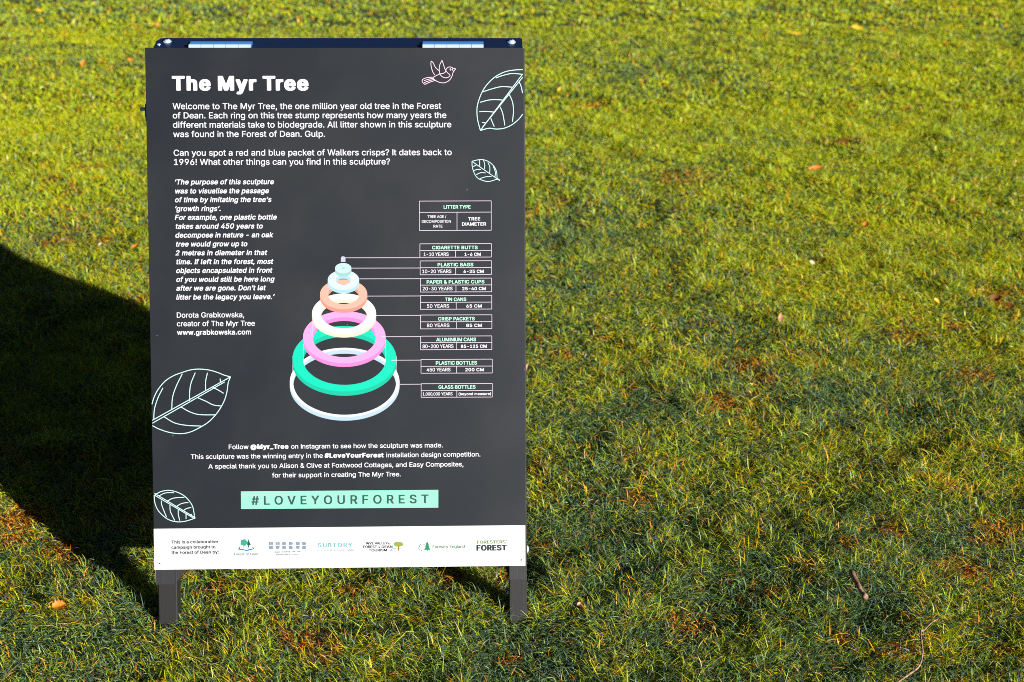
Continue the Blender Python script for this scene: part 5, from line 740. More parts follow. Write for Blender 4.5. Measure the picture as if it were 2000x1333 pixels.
def inside_loop(p, L):
    r = False
    for k in range(len(L)):
        (x1, y1), (x2, y2) = L[k - 1], L[k]
        if (y1 > p[1]) != (y2 > p[1]) and p[0] < (x2 - x1) * (p[1] - y1) / (y2 - y1) + x1: r = not r
    return r
def decode(src):
    f = {' ': (150, [], [])}
    for ch, (adv, raw) in src.items():
        loops = []
        for L in raw:
            x = y = 0; P = []
            for k in range(0, len(L), 2):
                x += L[k]; y += L[k + 1]; P.append((x, y))
            loops.append(P)
        if ch == 'I':   # plain upright instead of the slab form
            st = {'m': 40, 'b': 56, 'k': 78}['m' if src is GLYPHS_M else 'b' if src is GLYPHS_B else 'k']
            ys = [p[1] for L in loops for p in L]
            loops = [[(24, min(ys)), (24 + st, min(ys)), (24 + st, max(ys)), (24, max(ys))]]
            adv = 48 + st
        depth = [sum(inside_loop(L[0], M) for M in loops if M is not L) for L in loops]
        pts, tris = [], []
        for k, L in enumerate(loops):
            if depth[k] % 2: continue
            grp = [L] + [M for q, M in enumerate(loops) if depth[q] == depth[k] + 1 and inside_loop(M[0], L)]
            b = len(pts)
            pts += [p for M in grp for p in M]
            tris += [tuple(b + i for i in t) for t in tessellate_polygon([[(x, y, 0.0) for x, y in M] for M in grp])]
        f[ch] = (adv, pts, tris)
    return f

# ------------------------------------------------------------------ the print on the board
FONTS = {'m': decode(GLYPHS_M), 'b': decode(GLYPHS_B), 'k': decode(GLYPHS_K)}
CAP = {'m': (-2, 256), 'b': (-7, 261), 'k': (-12, 267)}
KERN = {'Tr': -26, 'Ty': -22, 'Te': -26, 'To': -26, 'We': -12, 'Wa': -12, 'Wh': 0, 'r,': -18, 'y.': -18, 'AT': -20, 'TA': -20, 'LT': -20, 'LA': 0, 'r.': -18, 'wa': -3, 'yr': -3, 'AV': -20, 'VA': -20, 'YE': -6, 'PA': -14}
class Ink:
    def __init__(s): s.V, s.F, s.k = [], [], 0
    def text(s, runs, x0, x1, base, cap_px, shear=0.0, layer=0.0006, xscale=1.0, base1=None, tune=None):
        if isinstance(runs, tuple): runs = [runs]
        u0, vb = on_board(x0, base)
        if base1 is None:
            u1, _ = on_board(x1, base)
        else:
            u1, v1 = on_board(x1, base1); vb = (vb + v1) / 2
        mpp = (u1 - u0) / (x1 - x0)
        gl = []
        for txt, w in runs:
            F_ = FONTS[w]; lo, hi = CAP[w]; sc = cap_px * mpp / (hi - lo)
            for i, ch in enumerate(txt):
                adv, pts, tri = F_[ch]
                adv -= 10
                if ch == ' ': adv -= 40
                if i + 1 < len(txt): adv += KERN.get(txt[i:i + 2], 0)
                gl.append((adv * sc * xscale, pts, tri, sc, lo, ch))
        first = min(p[0] for p in gl[0][1]) * gl[0][3] * xscale
        last = gl[-1]
        nat = sum(g[0] for g in gl[:-1]) + max(p[0] for p in last[1]) * last[3] * xscale - first
        W = u1 - u0
        n = len(gl) - 1
        extra = (W - nat) / n
        lim = 0.045 * cap_px * mpp
        sx = 1.0
        if xscale == 1.0 and extra < -lim:
            sx = (W + lim * n) / nat; extra = -lim
        elif xscale == 1.0 and extra > 0 and tune is None:
            sx = min(1.35, W / nat); extra = (W - nat * sx) / n
        x = u0 - first * sx
        for adv, pts, tri, sc, lo, ch in gl:
            s.k += 1
            w = layer + (s.k % 2) * 0.00002
            m = tune.get(ch, 1.0) if tune else 1.0
            b = len(s.V)
            for (gx, gy) in pts:
                gy -= lo
                s.V.append(front(x + (gx * xscale * sx + gy * shear) * sc, vb + gy * sc * m, w))
            s.F += [tuple(b + i for i in t) for t in tri]
            x += adv * sx + extra
    def poly(s, pts, layer=0.0006, mapf=on_board):
        s.k += 1
        q = [mapf(*p) for p in pts]
        b = len(s.V)
        s.V += [front(a, c, layer + (s.k % 3) * 0.00002) for a, c in q]
        s.F += [tuple(b + i for i in t) for t in tessellate_polygon([[(a, c, 0.0) for a, c in q]])]
    def line(s, pts, wpx=1.35, layer=0.0006, smooth=True):
        s.k += 1
        P = [Vector(on_board(*p)) for p in pts]
        if smooth and len(P) > 2:
            Q = [P[0] * 2 - P[1]] + P + [P[-1] * 2 - P[-2]]
            out = []
            for i in range(1, len(Q) - 2):
                for t in (0, .25, .5, .75):
                    a, b, c, d = Q[i - 1], Q[i], Q[i + 1], Q[i + 2]
                    out.append(0.5 * ((2 * b) + (c - a) * t + (2 * a - 5 * b + 4 * c - d) * t * t + (3 * b - a - 3 * c + d) * t ** 3))
            P = out + [P[-1]]
        h = wpx * 0.00081 / 2
        lay = layer + (s.k % 12) * 0.00001
        b0 = len(s.V)
        for i, p in enumerate(P):
            d1 = (p - P[i - 1]).normalized() if i else (P[1] - P[0]).normalized()
            d2 = (P[i + 1] - p).normalized() if i + 1 < len(P) else d1
            nn = Vector((-(d1 + d2).y, (d1 + d2).x))
            nn = nn.normalized() / max(0.5, nn.length / 2)
            s.V += [front(p.x - nn.x * h, p.y - nn.y * h, lay), front(p.x + nn.x * h, p.y + nn.y * h, lay)]
        for i in range(len(P) - 1):
            k = b0 + 2 * i
            s.F.append((k, k + 2, k + 3, k + 1))
    def build(s, name, mat, label=None):
        # every face looks out of the board
        me = mesh_obj(name, s.V, s.F, mat, panel)
        nrm = front(0, 0, 1) - front(0, 0, 0)
        me.data.update()
        fl = [p.index for p in me.data.polygons if p.normal.dot(nrm) < 0]
        if fl:
            F2 = [tuple(reversed(t)) if i in set(fl) else t for i, t in enumerate(s.F)] if len(fl) < 50 else None
            if F2 is None:
                fs = set(fl); F2 = [tuple(reversed(t)) if i in fs else t for i, t in enumerate(s.F)]
            nm = bpy.data.meshes.new(name); nm.from_pydata([tuple(q) for q in s.V], [], F2); nm.update(); nm.materials.append(mat)
            old = me.data; me.data = nm; bpy.data.meshes.remove(old)
        if label: me['label'] = label
        return me

# white sponsors' strip at the foot of the print
v, f = prism([(-half + 0.0002, V0 + 0.0002), (half - 0.0002, V0 + 0.0002), (half - 0.0002, on_board(1025, 1026.2)[1]), (-half + 0.0002, on_board(300.7, 1033.2)[1])], 0.0001, 0.0003)
tag(mesh_obj('print_strip', v, f, M_STRIP, panel), 'white strip of sponsor marks along the foot of the board')

i = Ink(); i.text(('The Myr Tree', 'k'), 336.1, 602.8, 177.6, 28.6); i.build('heading', M_WHITE, 'large bold white heading')
i = Ink()
for t, a, b, y in (("Welcome to The Myr Tree, the one million year old tree in the Forest", 337.4, 861.7, 213.9),
                   ("of Dean. Each ring on this tree stump represents how many years the", 337.7, 871.9, 231.9),
                   ("different materials take to biodegrade. All litter shown in this sculpture", 338.1, 881.5, 250.1),
                   ("was found in the Forest of Dean. Gulp.", 338.5, 634.8, 268.3),
                   ("Can you spot a red and blue packet of Walkers crisps? It dates back to", 339.4, 882.2, 304.8),
                   ("1996! What other things can you find in this sculpture?", 340.0, 761.8, 322.8)):
    i.text((t, 'm'), a, b, y, 11.7)
i.build('introduction_text', M_WHITE, 'two paragraphs of white text under the heading')
i = Ink()
for t, a, b, y in (("‘The purpose of this sculpture", 340.6, 535.8, 360.9), ("was to visualise the passage", 341.1, 526.1, 378.5),
                   ("of time by imitating the tree’s", 341.4, 530.9, 395.6), ("‘growth rings’.", 341.0, 432.4, 413.0),
                   ("For example, one plastic bottle", 341.6, 541.4, 430.0), ("takes around 450 years to", 342.1, 514.1, 447.4),
                   ("decompose in nature - an oak", 342.1, 534.2, 464.7), ("tree would grow up to", 342.7, 484.0, 482.1),
                   ("2 metres in diameter in that", 342.7, 522.5, 499.4), ("time. If left in the forest, most", 343.4, 534.5, 516.8),
                   ("objects encapsulated in front", 343.7, 532.7, 533.9), ("of you would still be here long", 343.9, 536.5, 551.2),
                   ("after we are gone. Don’t let", 344.2, 519.7, 568.3), ("litter be the legacy you leave.’", 344.2, 536.5, 585.7)):
    i.text((t, 'b'), a, b - 1.5, y, 10.0, shear=0.20)
i.build('quotation_text', M_WHITE, 'white bold italic quotation')
i = Ink()
i.text(("Dorota Grabkowska,", 'm'), 345.5, 477.1, 620.9, 10.2)
i.text(("creator of The Myr Tree", 'm'), 345.7, 498.0, 637.7, 10.2)
i.text(("www.grabkowska.com", 'b'), 346.0, 490.4, 654.5, 9.8)
i.build('credit_text', M_WHITE)
i = Ink()
i.text([("Follow ", 'm'), ("@Myr_Tree", 'k'), (" on Instagram to see how the sculpture was made.", 'm')], 446.9, 864.7, 876.9, 9.0, base1=875.0)
i.text([("This sculpture was the winning entry in the ", 'm'), ("#LoveYourForest", 'k'), (" installation design competition.", 'm')], 372.9, 938.2, 896.0, 9.0, base1=892.8)
i.text(("A special thank you to Alison & Clive at Foxtwood Cottages, and Easy Composites,", 'm'), 407.2, 905.2, 914.7, 9.0, base1=912.3)
i.text(("for their support in creating The Myr Tree.", 'm'), 531.4, 782.6, 932.5, 9.0, base1=931.2)
i.build('thanks_text', M_WHITE, 'four centred lines of white text below the rings')

i = Ink(); i.poly([(470.9, 994.6), (856.1, 991.8), (856.1, 957.1), (470.6, 960.3)], 0.0004)
i.build('hashtag_band', M_MINT, 'mint green band')
i = Ink(); i.text(('#LOVEYOURFOREST', 'b'), 491.2, 837.2, 986.3, 17.4, base1=983.6, layer=0.0008, xscale=1.02)
i.build('hashtag_lettering', M_DARK, 'widely spaced dark capitals on the mint band')

# --- leaf and bird line drawings
def px(z, pts):
    ox, oy, s = {'a': (640, 50, 4.4425), 'c': (260, 640, 3.7025), 'd': (260, 940, 4.4425)}[z]
    return [(ox + a / s, oy + b / s) for a, b in pts]
def drawing(name, mat, z, outlines, veins, wpx, label):
    i = Ink()
    for o_ in outlines: i.line(px(z, o_) if z else o_, wpx)
    for o_ in veins: i.line(px(z, o_) if z else o_, wpx)
    i.build(name, mat, label)
drawing('leaf_drawing', M_MINTLINE, 'a',
        [[(1692, 384), (1620, 388), (1550, 400), (1490, 425), (1430, 465), (1370, 530), (1330, 600), (1300, 690), (1295, 760), (1303, 830), (1325, 912)],
         [(1325, 912), (1400, 893), (1460, 900), (1530, 893), (1600, 862), (1660, 812), (1692, 770)]],
        [[(1325, 912), (1692, 422)], [(1342, 886), (1692, 450)], [(1458, 457), (1520, 435), (1600, 418), (1685, 425)], [(1347, 577), (1430, 550), (1510, 532), (1602, 537)],
         [(1323, 668), (1400, 648), (1470, 645), (1527, 650)], [(1316, 750), (1370, 747), (1447, 753)], [(1341, 843), (1372, 848)],
         [(1660, 487), (1680, 535), (1690, 588)], [(1577, 602), (1603, 665), (1612, 740), (1603, 838)], [(1497, 708), (1520, 770), (1537, 868)], [(1416, 807), (1430, 845), (1445, 878)]],
        1.5, 'large pale mint leaf outline cut off by the right edge')
drawing('leaf_drawing', M_MINTLINE, None,
        [[(921.8, 315.6), (932.6, 312.9), (943.9, 312.5), (955.1, 316.7), (964.1, 324.6), (969.8, 335.9), (970.9, 350.5)],
         [(921.8, 315.6), (922.5, 326.9), (927, 340.4), (933.8, 348.9), (946.1, 354), (956.3, 354.8), (969.1, 351.0), (972, 350.8)]],
        [[(921.8, 315.6), (948, 334.0), (976.2, 353.3)], [(970.5, 348.5), (976.4, 352.6)], [(936.7, 313.4), (937, 325)], [(944.3, 313.4), (946.8, 322), (946.1, 330.8)], [(952.9, 317.9), (956.6, 326.9), (956.3, 339.3)], [(963.6, 325.8), (967.5, 337), (966.4, 347)],
         [(924.1, 325.8), (930.4, 322.8)], [(924.8, 334), (932.6, 331.4), (939.4, 331.4)], [(930.4, 341.4), (939.4, 337.7), (948.4, 338.3)], [(937.1, 349.4), (950.6, 345.4), (959.9, 345.2)]],
        1.2, 'small pale mint leaf outline near the right edge')
drawing('leaf_drawing', M_MINTLINE, 'c',
        [[(137, 555), (150, 510), (180, 450), (230, 390), (290, 350), (356, 325), (420, 306), (480, 301), (550, 308), (610, 325), (660, 345), (705, 357)],
         [(705, 357), (688, 400), (678, 470), (655, 540), (610, 615), (550, 680), (480, 725), (410, 757), (340, 768), (260, 758), (190, 735), (140, 710)]],
        [[(705, 357), (140, 671)], [(662, 394), (140, 692)], [(216, 437), (180, 510), (155, 590), (150, 660)], [(356, 335), (310, 430), (285, 510), (280, 597)], [(450, 327), (420, 400), (410, 460), (408, 530)],
         [(538, 328), (525, 390), (525, 460)], [(630, 370), (632, 400)], [(577, 433), (615, 452), (655, 476)], [(468, 508), (530, 535), (580, 560), (635, 568)], [(347, 575), (410, 610), (480, 630), (595, 632)], [(226, 647), (300, 690), (390, 708), (495, 713)]],
        1.5, 'large pale mint leaf outline cut off by the left edge')
drawing('leaf_drawing', M_MINTLINE, 'd',
        [[(190, 120), (240, 92), (310, 80), (380, 95), (440, 125), (490, 175), (520, 230), (535, 320)], [(183, 124), (190, 190), (215, 250), (260, 300), (310, 335), (370, 352), (430, 352), (490, 338), (540, 320)]],
        [[(186, 106), (540, 318)], [(186, 122), (528, 322)], [(222, 130), (280, 103), (355, 100)], [(295, 175), (350, 148), (445, 140)], [(370, 225), (420, 195), (480, 185)], [(430, 262), (460, 240), (505, 228)], [(490, 298), (510, 287)],
         [(245, 170), (250, 210), (290, 312)], [(320, 208), (325, 265), (362, 342)], [(392, 245), (393, 290), (405, 342)], [(460, 285), (460, 328)]],
        1.4, 'pale mint leaf outline at the lower left corner')
drawing('bird_drawing', M_PINKLINE, 'a',
        [[(912, 457), (945, 485), (1000, 500), (1045, 485), (1075, 450), (1090, 405), (1112, 378)], [(1112, 378), (1087, 372)], [(1094, 402), (1083, 386), (1087, 372), (1070, 363), (1048, 363), (1030, 378), (1018, 410)],
         [(912, 454), (945, 435), (975, 422), (1003, 417), (1018, 408)],
         [(897, 310), (896, 345), (905, 385), (915, 410), (930, 432)], [(897, 310), (915, 325), (935, 365), (968, 396)],
         [(992, 303), (972, 345), (968, 385), (975, 425), (1000, 450), (1035, 455), (1062, 436), (1040, 412), (1018, 380), (1003, 335), (992, 303)]],
        [[(910, 450), (860, 455), (824, 470), (822, 492), (843, 513)], [(843, 513), (890, 492), (942, 476)], [(835, 480), (880, 467), (915, 460)], [(838, 497), (885, 480), (925, 468)],
         [(1060, 383), (1065, 377), (1071, 383), (1065, 389), (1060, 383)]], 1.15, 'pink outline of a flying bird')

# --- the stack of rings
RC = lambda r, g_, b: tuple(min(1, c * 0.56) for c in lin(r, g_, b)[:3]) + (1,)
def on_zoom(X, Y): return on_board(560 + X / 3.704, 480 + Y / 3.704)
lay = [0.0004]
def ring(cx, cy, a, ai, d, top, side, name='ring_drawing', label=None, k=0.63):
    b, bi = a * k, ai * k
    V, F, MI = [], [], []
    def strip(P, Q, mi, w):
        base = len(V)
        for p, q in zip(P, Q):
            V.append(front(*on_zoom(*p), w)); V.append(front(*on_zoom(*q), w))
        for j in range(len(P) - 1):
            t = (base + 2 * j, base + 2 * j + 1, base + 2 * j + 3, base + 2 * j + 2)
            A, B, C = V[t[0]], V[t[1]], V[t[2]]
            if (B - A).cross(C - A).dot(front(0, 0, 1) - front(0, 0, 0)) < 0: t = tuple(reversed(t))
            F.append(t); MI.append(mi)
    ts = [math.pi * j / 48 for j in range(49)]
    lay[0] += 0.00003
    strip([(cx + a * math.cos(t), cy + b * math.sin(t)) for t in ts], [(cx + a * math.cos(t), cy + b * math.sin(t) + d) for t in ts], 1, lay[0])
    if ai > 0:
        up = [(cx + ai * math.cos(t), cy - bi * math.sin(t)) for t in ts]
        lo_ = [(x, min(y + d, cy + bi * math.sin(t))) for (x, y), t in zip(up, ts)]
        strip(up, lo_, 1, lay[0])
    lay[0] += 0.00003
    tt = [2 * math.pi * j / 96 for j in range(97)]
    strip([(cx + a * math.cos(t), cy + b * math.sin(t)) for t in tt], [(cx + ai * math.cos(t), cy + bi * math.sin(t)) for t in tt], 0, lay[0])
    o = mesh_obj(name, V, F, top, panel)
    o.data.materials.append(side)
    o.data.polygons.foreach_set('material_index', MI)
    if label: o['label'] = label
    return o
rings = [(419.5, 990, 397, 372, 27, (246, 249, 255), (190, 215, 240), 'thin white ring at the bottom of the stack'),
         (418, 819, 376, 300, 31, (0, 228, 188), (10, 200, 165), 'wide green ring'),
         (417, 663, 299, 229, 27, (250, 172, 226), (246, 140, 214), 'pink ring'),
         (415, 493, 232, 167, 27, (252, 252, 234), (226, 226, 204), 'cream ring'),
         (412, 353, 171, 112, 26, (255, 186, 166), (246, 152, 138), 'peach ring'),
         (410.5, 250, 113.5, 56, 25, (216, 243, 253), (176, 218, 242), 'pale blue ring'),
         (409, 164, 59, 11, 23, (200, 238, 230), (160, 210, 204), 'small mint ring')]
guides = {0: [(43, 800, 912), (795, 800, 912)], 1: [(120, 663, 835), (716, 663, 835)], 2: [(187, 495, 655), (645, 495, 655)], 4: [(299, 255, 352), (523, 255, 352)]}
for q, (cx, cy, a, ai, d, t, s_, lb) in enumerate(rings):
    if q - 1 in guides:
        for x, y0, y1 in guides[q - 1]:
            i = Ink(); i.line([(560 + x / 3.704, 480 + y0 / 3.704), (560 + x / 3.704, 480 + y1 / 3.704)], 0.45, lay[0] + 0.00002)
            i.build('guide_line', M_PINKWHITE)
    ring(cx, cy, a, ai, d, ink('ring_top_%d' % q, RC(*t)), ink('ring_side_%d' % q, RC(*s_)), label=lb)
i = Ink()
i.poly([(560 + X / 3.704, 480 + Y / 3.704) for X, Y in [(392, 118), (392, 90), (396, 82), (402, 79), (414, 79), (421, 82), (425, 90), (425, 118)]], lay[0] + 0.00005)
i.build('rod_drawing', ink('lavender_ink', RC(205, 205, 228)), 'small lavender rod on top of the rings')

# --- table boxes, leader lines and table lettering
ta = lambda X, Y: (640 + X / 3.92, 340 + Y / 3.92)
tb = lambda X, Y: (640 + X / 3.7025, 640 + Y / 3.7025)
def table(z, x0, x1, y0, y1, ym, xm, leader=None, slope=-2):
    i = Ink()
    L = lambda *p: i.line([z(*q) for q in p], 0.95, 0.0008, smooth=False)
    L((x0, y0 + 0), (x1, y0 + slope)); L((x0, y1), (x1, y1 + slope)); L((x0, y0), (x0, y1)); L((x1, y0 + slope), (x1, y1 + slope))
    L((x0, ym), (x1, ym + slope)); L((xm, ym), (xm, y1))
    if leader: L((leader[0], leader[1]), (x0, leader[1] - 1))
    i.build('table_box', M_PINKWHITE)
table(ta, 702, 1252, 209, 434, 295, 990)
for a in ((706, 1253, 536, 639, 588, 979, (134, 643)), (708, 1253, 667, 773, 719, 980, (182, 722)), (710, 1254, 800, 905, 852, 982, (243, 804)), (710, 1256, 932, 1037, 984, 984, (300, 936)), (711, 1257, 1081, 1187, 1133, 985, (370, 1084))):
    table(ta, *a)
for a in ((672, 1187, 63, 161, 110, 930, (385, 67)), (675, 1190, 231, 331, 281, 932, (458, 237)), (676, 1190, 407, 505, 457, 934, (520, 411))):
    table(tb, *a)
def cell(mat, z, t, w, x0, x1, y, cap, s=3.92):
    (a, b), (c, _) = z(x0, y), z(x1, y)
    k = Ink(); k.text((t, w), a, c, b, cap / s, layer=0.0009)
    k.build('cell_lettering', mat)
for z, s, t, x0, x1, y in ((ta, 3.92, 'LITTER TYPE', 888, 1094, 267), (ta, 3.92, 'CIGARETTE BUTTS', 800, 1148, 578), (ta, 3.92, 'PLASTIC BAGS', 842, 1115, 709), (ta, 3.92, 'PAPER & PLASTIC CUPS', 758, 1200, 841),
                           (ta, 3.92, 'TIN CANS', 898, 1061, 974), (ta, 3.92, 'CRISP PACKETS', 846, 1126, 1123), (tb, 3.7025, 'ALUMINIUM CANS', 785, 1073, 101), (tb, 3.7025, 'PLASTIC BOTTLES', 782, 1080, 270), (tb, 3.7025, 'GLASS BOTTLES', 801, 1069, 444)):
    cell(M_MINTTEXT, z, t, 'b', x0, x1, y, 26, s)
for z, s, t, x0, x1, y, cp in ((ta, 3.92, 'TREE AGE /', 765, 908, 338, 20), (ta, 3.92, 'DECOMPOSITION', 721, 943, 375, 20), (ta, 3.92, 'RATE', 810, 879, 412, 21), (ta, 3.92, '1-10 YEARS', 735, 926, 629, 26), (ta, 3.92, '10-20 YEARS', 724, 947, 760, 26),
                              (ta, 3.92, '20-30 YEARS', 727, 956, 892, 26), (ta, 3.92, '50 YEARS', 760, 930, 1025, 26), (ta, 3.92, '80 YEARS', 760, 932, 1173, 26), (tb, 3.7025, '80-200 YEARS', 686, 910, 149, 25), (tb, 3.7025, '450 YEARS', 716, 888, 318, 25), (tb, 3.7025, '1,000,000 YEARS', 687, 903, 492, 22)):
    cell(M_WHITE, z, t, 'm', x0, x1, y, cp, s)
for z, s, t, x0, x1, y, cp in ((ta, 3.92, 'TREE', 1075, 1168, 357, 25), (ta, 3.92, 'DIAMETER', 1028, 1213, 397, 25), (ta, 3.92, '1-6 CM', 1048, 1172, 628, 24), (ta, 3.92, '6-25 CM', 1040, 1195, 759, 24), (ta, 3.92, '25-40 CM', 1030, 1211, 891, 24),
                              (ta, 3.92, '65 CM', 1061, 1180, 1024, 24), (ta, 3.92, '85 CM', 1061, 1181, 1172, 24), (tb, 3.7025, '85-125 CM', 963, 1151, 148, 23), (tb, 3.7025, '200 CM', 995, 1130, 317, 23), (tb, 3.7025, '(beyond measure)', 947, 1181, 490, 19)):
    cell(M_WHITE, z, t, 'b', x0, x1, y, cp, s)

# --- sponsor marks on the white strip
i = Ink()
for t, b, y in (("This is a collaborative", 425.9, 1062.2), ("campaign brought to", 421.2, 1072.4), ("the Forest of Dean by:", 427.7, 1082.5)):
    i.text((t, 'b'), 335.3, b, y, 6.3, layer=0.0008)
i.build('strip_text', M_BLACK, 'small black text on the white strip')
za = lambda X, Y: (420 + X / 6.667, 1030 + Y / 6.667)
zb = lambda X, Y: (700 + X / 5.882, 1030 + Y / 5.882)
def blob(i, z, cx, cy, rx, ry, n=24, bumps=0, amp=0.0, layer=0.0008):
    i.poly([z(cx + rx * (1 + amp * math.cos(bumps * t)) * math.cos(t), cy + ry * (1 + amp * math.cos(bumps * t)) * math.sin(t)) for t in [2 * math.pi * k / n for k in range(n)]], layer)
A = lambda *c: ink('logo_ink', tuple(q * 0.8 for q in RC(*c)[:3]) + (1,))
i = Ink(); blob(i, za, 378, 200, 44, 42, 40, 5, 0.09); i.poly([za(375, 230), za(380, 230), za(381, 266), za(374, 266)], 0.00085)
i.build('logo', A(72, 186, 160), 'pale green tree mark')
i = Ink(); i.poly([za(*p) for p in ((435, 155), (468, 232), (444, 234), (444, 266), (433, 266), (433, 238), (422, 236), (427, 200))], 0.0009)
i.build('logo', A(20, 110, 90), 'dark green pointed tree mark')
i = Ink(); i.poly([za(*p) for p in ((322, 255), (330, 268), (322, 278), (352, 284), (380, 288), (412, 299), (440, 288), (470, 284), (500, 278), (488, 264), (497, 252), (505, 272), (516, 284), (470, 296), (412, 311), (360, 298), (300, 291), (312, 276))], 0.0008)
i.build('logo', A(30, 130, 205), 'blue open book mark')
i = Ink(); i.text(('Forest of Dean', 'm'), 457.8, 505.0, 1085.2, 5.1, layer=0.0008); i.build('logo', A(88, 146, 140))
i = Ink(); i.text(('DISTRICT COUNCIL', 'm'), 465.8, 496.2, 1089.1, 1.4, layer=0.0008); i.build('logo', A(150, 175, 170))
i = Ink()
def sq(x0, y0, x1, y1, kind):
    if kind == 's': P = [(x0, y0), (x1, y0), (x1, y1), (x0, y1)]
    elif kind == 'u': P = [(x0, y0), (x1, y0)] + [((x0 + x1) / 2 + (x1 - x0) / 2 * math.cos(t), y0 + 8 + (y1 - y0 - 8) * math.sin(t)) for t in [math.pi * k / 10 for k in range(11)]]
    else: P = [(x0, y0), (x0 + 26, y0)] + [(x0 + 26 + (x1 - x0 - 26) * math.sin(t), (y0 + y1) / 2 - (y1 - y0) / 2 * math.cos(t)) for t in [math.pi * k / 10 for k in range(1, 10)]] + [(x0 + 26, y1), (x0, y1)]
    i.poly([za(*p) for p in P], 0.0008)
for x0, x1, a, b in ((705, 757, 's', 's'), (792, 843, 's', 'u'), (880, 930, 'd', 'd'), (966, 1015, 'd', 'd'), (1054, 1104, 's', 'u'), (1140, 1190, 'd', 'd')):
    sq(x0, 193, x1, 232, a); sq(x0, 243, x1, 286, b)
i.build('logo', A(158, 176, 194), 'row of grey block letters')
i = Ink()
for x in (729, 817):
    for y0, y1 in ((194, 231),):
        i.poly([za(x - 2, y0), za(x + 2, y0), za(x + 2, y1), za(x - 2, y1)], 0.0010)
i.build('logo', M_STRIP)
i = Ink(); i.text(('WWW', 'm'), 536.3, 546.8, 1079.8, 2.3, layer=0.0008); i.text(('HUBBUB', 'm'), 549.5, 567.3, 1079.5, 2.3, layer=0.0008); i.text(('ORG.UK', 'm'), 570.0, 586.5, 1079.3, 2.3, layer=0.0008)
i.text(('Registered Charity No - 1158100', 'm'), 540.0, 582.8, 1084.3, 1.7, layer=0.0008)
i.build('logo', A(70, 76, 92), 'tiny grey lettering under the block letters')
i = Ink(); i.text(('SUnTORY', 'b'), 621.2, 688.3, 1069.4, 8.4, layer=0.0008, xscale=1.06, base1=1068.6, tune={'n': 1.33}); i.build('logo', A(128, 220, 228), 'pale turquoise capitals')
i = Ink(); i.text(('BEVERAGE & FOOD GB&I', 'm'), 619.0, 691.0, 1077.2, 3.6, layer=0.0008, xscale=1.0); i.build('logo', A(214, 236, 242), 'very faint pale lettering')
i = Ink()
i.text(('WYE VALLEY', 'b'), 715.2, 757.6, 1064.1, 4.9, layer=0.0008); i.text(('&', 'k'), 758.4, 761.5, 1064.0, 3.0, layer=0.0008) if False else None
i.poly([zb(346, 184), zb(358, 178), zb(362, 184), zb(352, 190), zb(362, 196), zb(358, 200), zb(344, 197)], 0.0008)
i.text(('FOREST', 'b'), 709.9, 736.5, 1070.9, 5.2, layer=0.0008); i.text(('OF', 'b'), 738.0, 744.0, 1070.8, 3.0, layer=0.0008); i.text(('DEAN', 'b'), 745.8, 766.8, 1070.8, 5.2, layer=0.0008)
i.text(('TOURISM', 'b'), 720.7, 756.4, 1077.6, 5.1, layer=0.0008)
i.build('logo', A(40, 46, 44), 'three lines of dark quirky capitals')
i = Ink(); blob(i, zb, 462, 196, 54, 29, 40, 9, 0.05); i.build('logo', A(166, 192, 96), 'round green treetop mark')
i = Ink(); i.poly([zb(457, 222), zb(468, 222), zb(470, 270), zb(456, 270)], 0.0009); i.build('logo', A(196, 134, 40), 'orange trunk of the tree mark')
i = Ink(); i.line([zb(362, 276), zb(385, 256), (zb(408, 242)), zb(440, 250), zb(475, 243), zb(520, 240)], 0.9, 0.0008); i.line([zb(372, 272), zb(400, 264), zb(430, 240)], 0.6, 0.00085); i.build('logo', A(160, 205, 236), 'blue river line')
i = Ink()
out = [(762, 205), (750, 196), (735, 192), (718, 196), (708, 206), (706, 220), (697, 230), (695, 245), (705, 258), (722, 262), (742, 262), (760, 258)]
i.line([zb(*p) for p in out], 0.9, 0.0008); i.line([zb(730, 262), zb(730, 278)], 0.9, 0.0008, False); i.line([zb(728, 262), zb(760, 262)], 0.9, 0.00082, False)
i.poly([zb(*p) for p in ((793, 165), (812, 200), (804, 200), (820, 230), (812, 230), (830, 260), (797, 260), (797, 276), (789, 276), (789, 260), (760, 260), (776, 230), (768, 230), (783, 200), (775, 200))], 0.0009)
i.build('logo', A(38, 172, 116), 'green outline tree beside a solid fir mark')
i = Ink(); i.text(('Forestry England', 'm'), 845.4, 908.1, 1070.9, 5.7, layer=0.0008, base1=1070.5); i.build('logo', A(72, 168, 132))
i = Ink(); i.text(('FORESTERS', 'b'), 932.0, 987.6, 1062.4, 6.4, layer=0.0008); i.text(('’’', 'k'), 988.0, 990.4, 1062.4, 6.4, layer=0.0008) if False else None
i.poly([zb(1699, 150), zb(1706, 150), zb(1703, 162), zb(1698, 162)], 0.0008)
i.build('logo', A(146, 180, 78), 'light green capitals')
i = Ink(); i.text(('FOREST', 'k'), 930.9, 989.9, 1076.0, 11.3, layer=0.0008); i.build('logo', A(52, 66, 62), 'heavy dark capitals')
i = Ink()
for X in (1434, 1450): blob(i, zb, X, 238, 6, 7, 10, layer=0.0010)
i.build('logo', M_STRIP)

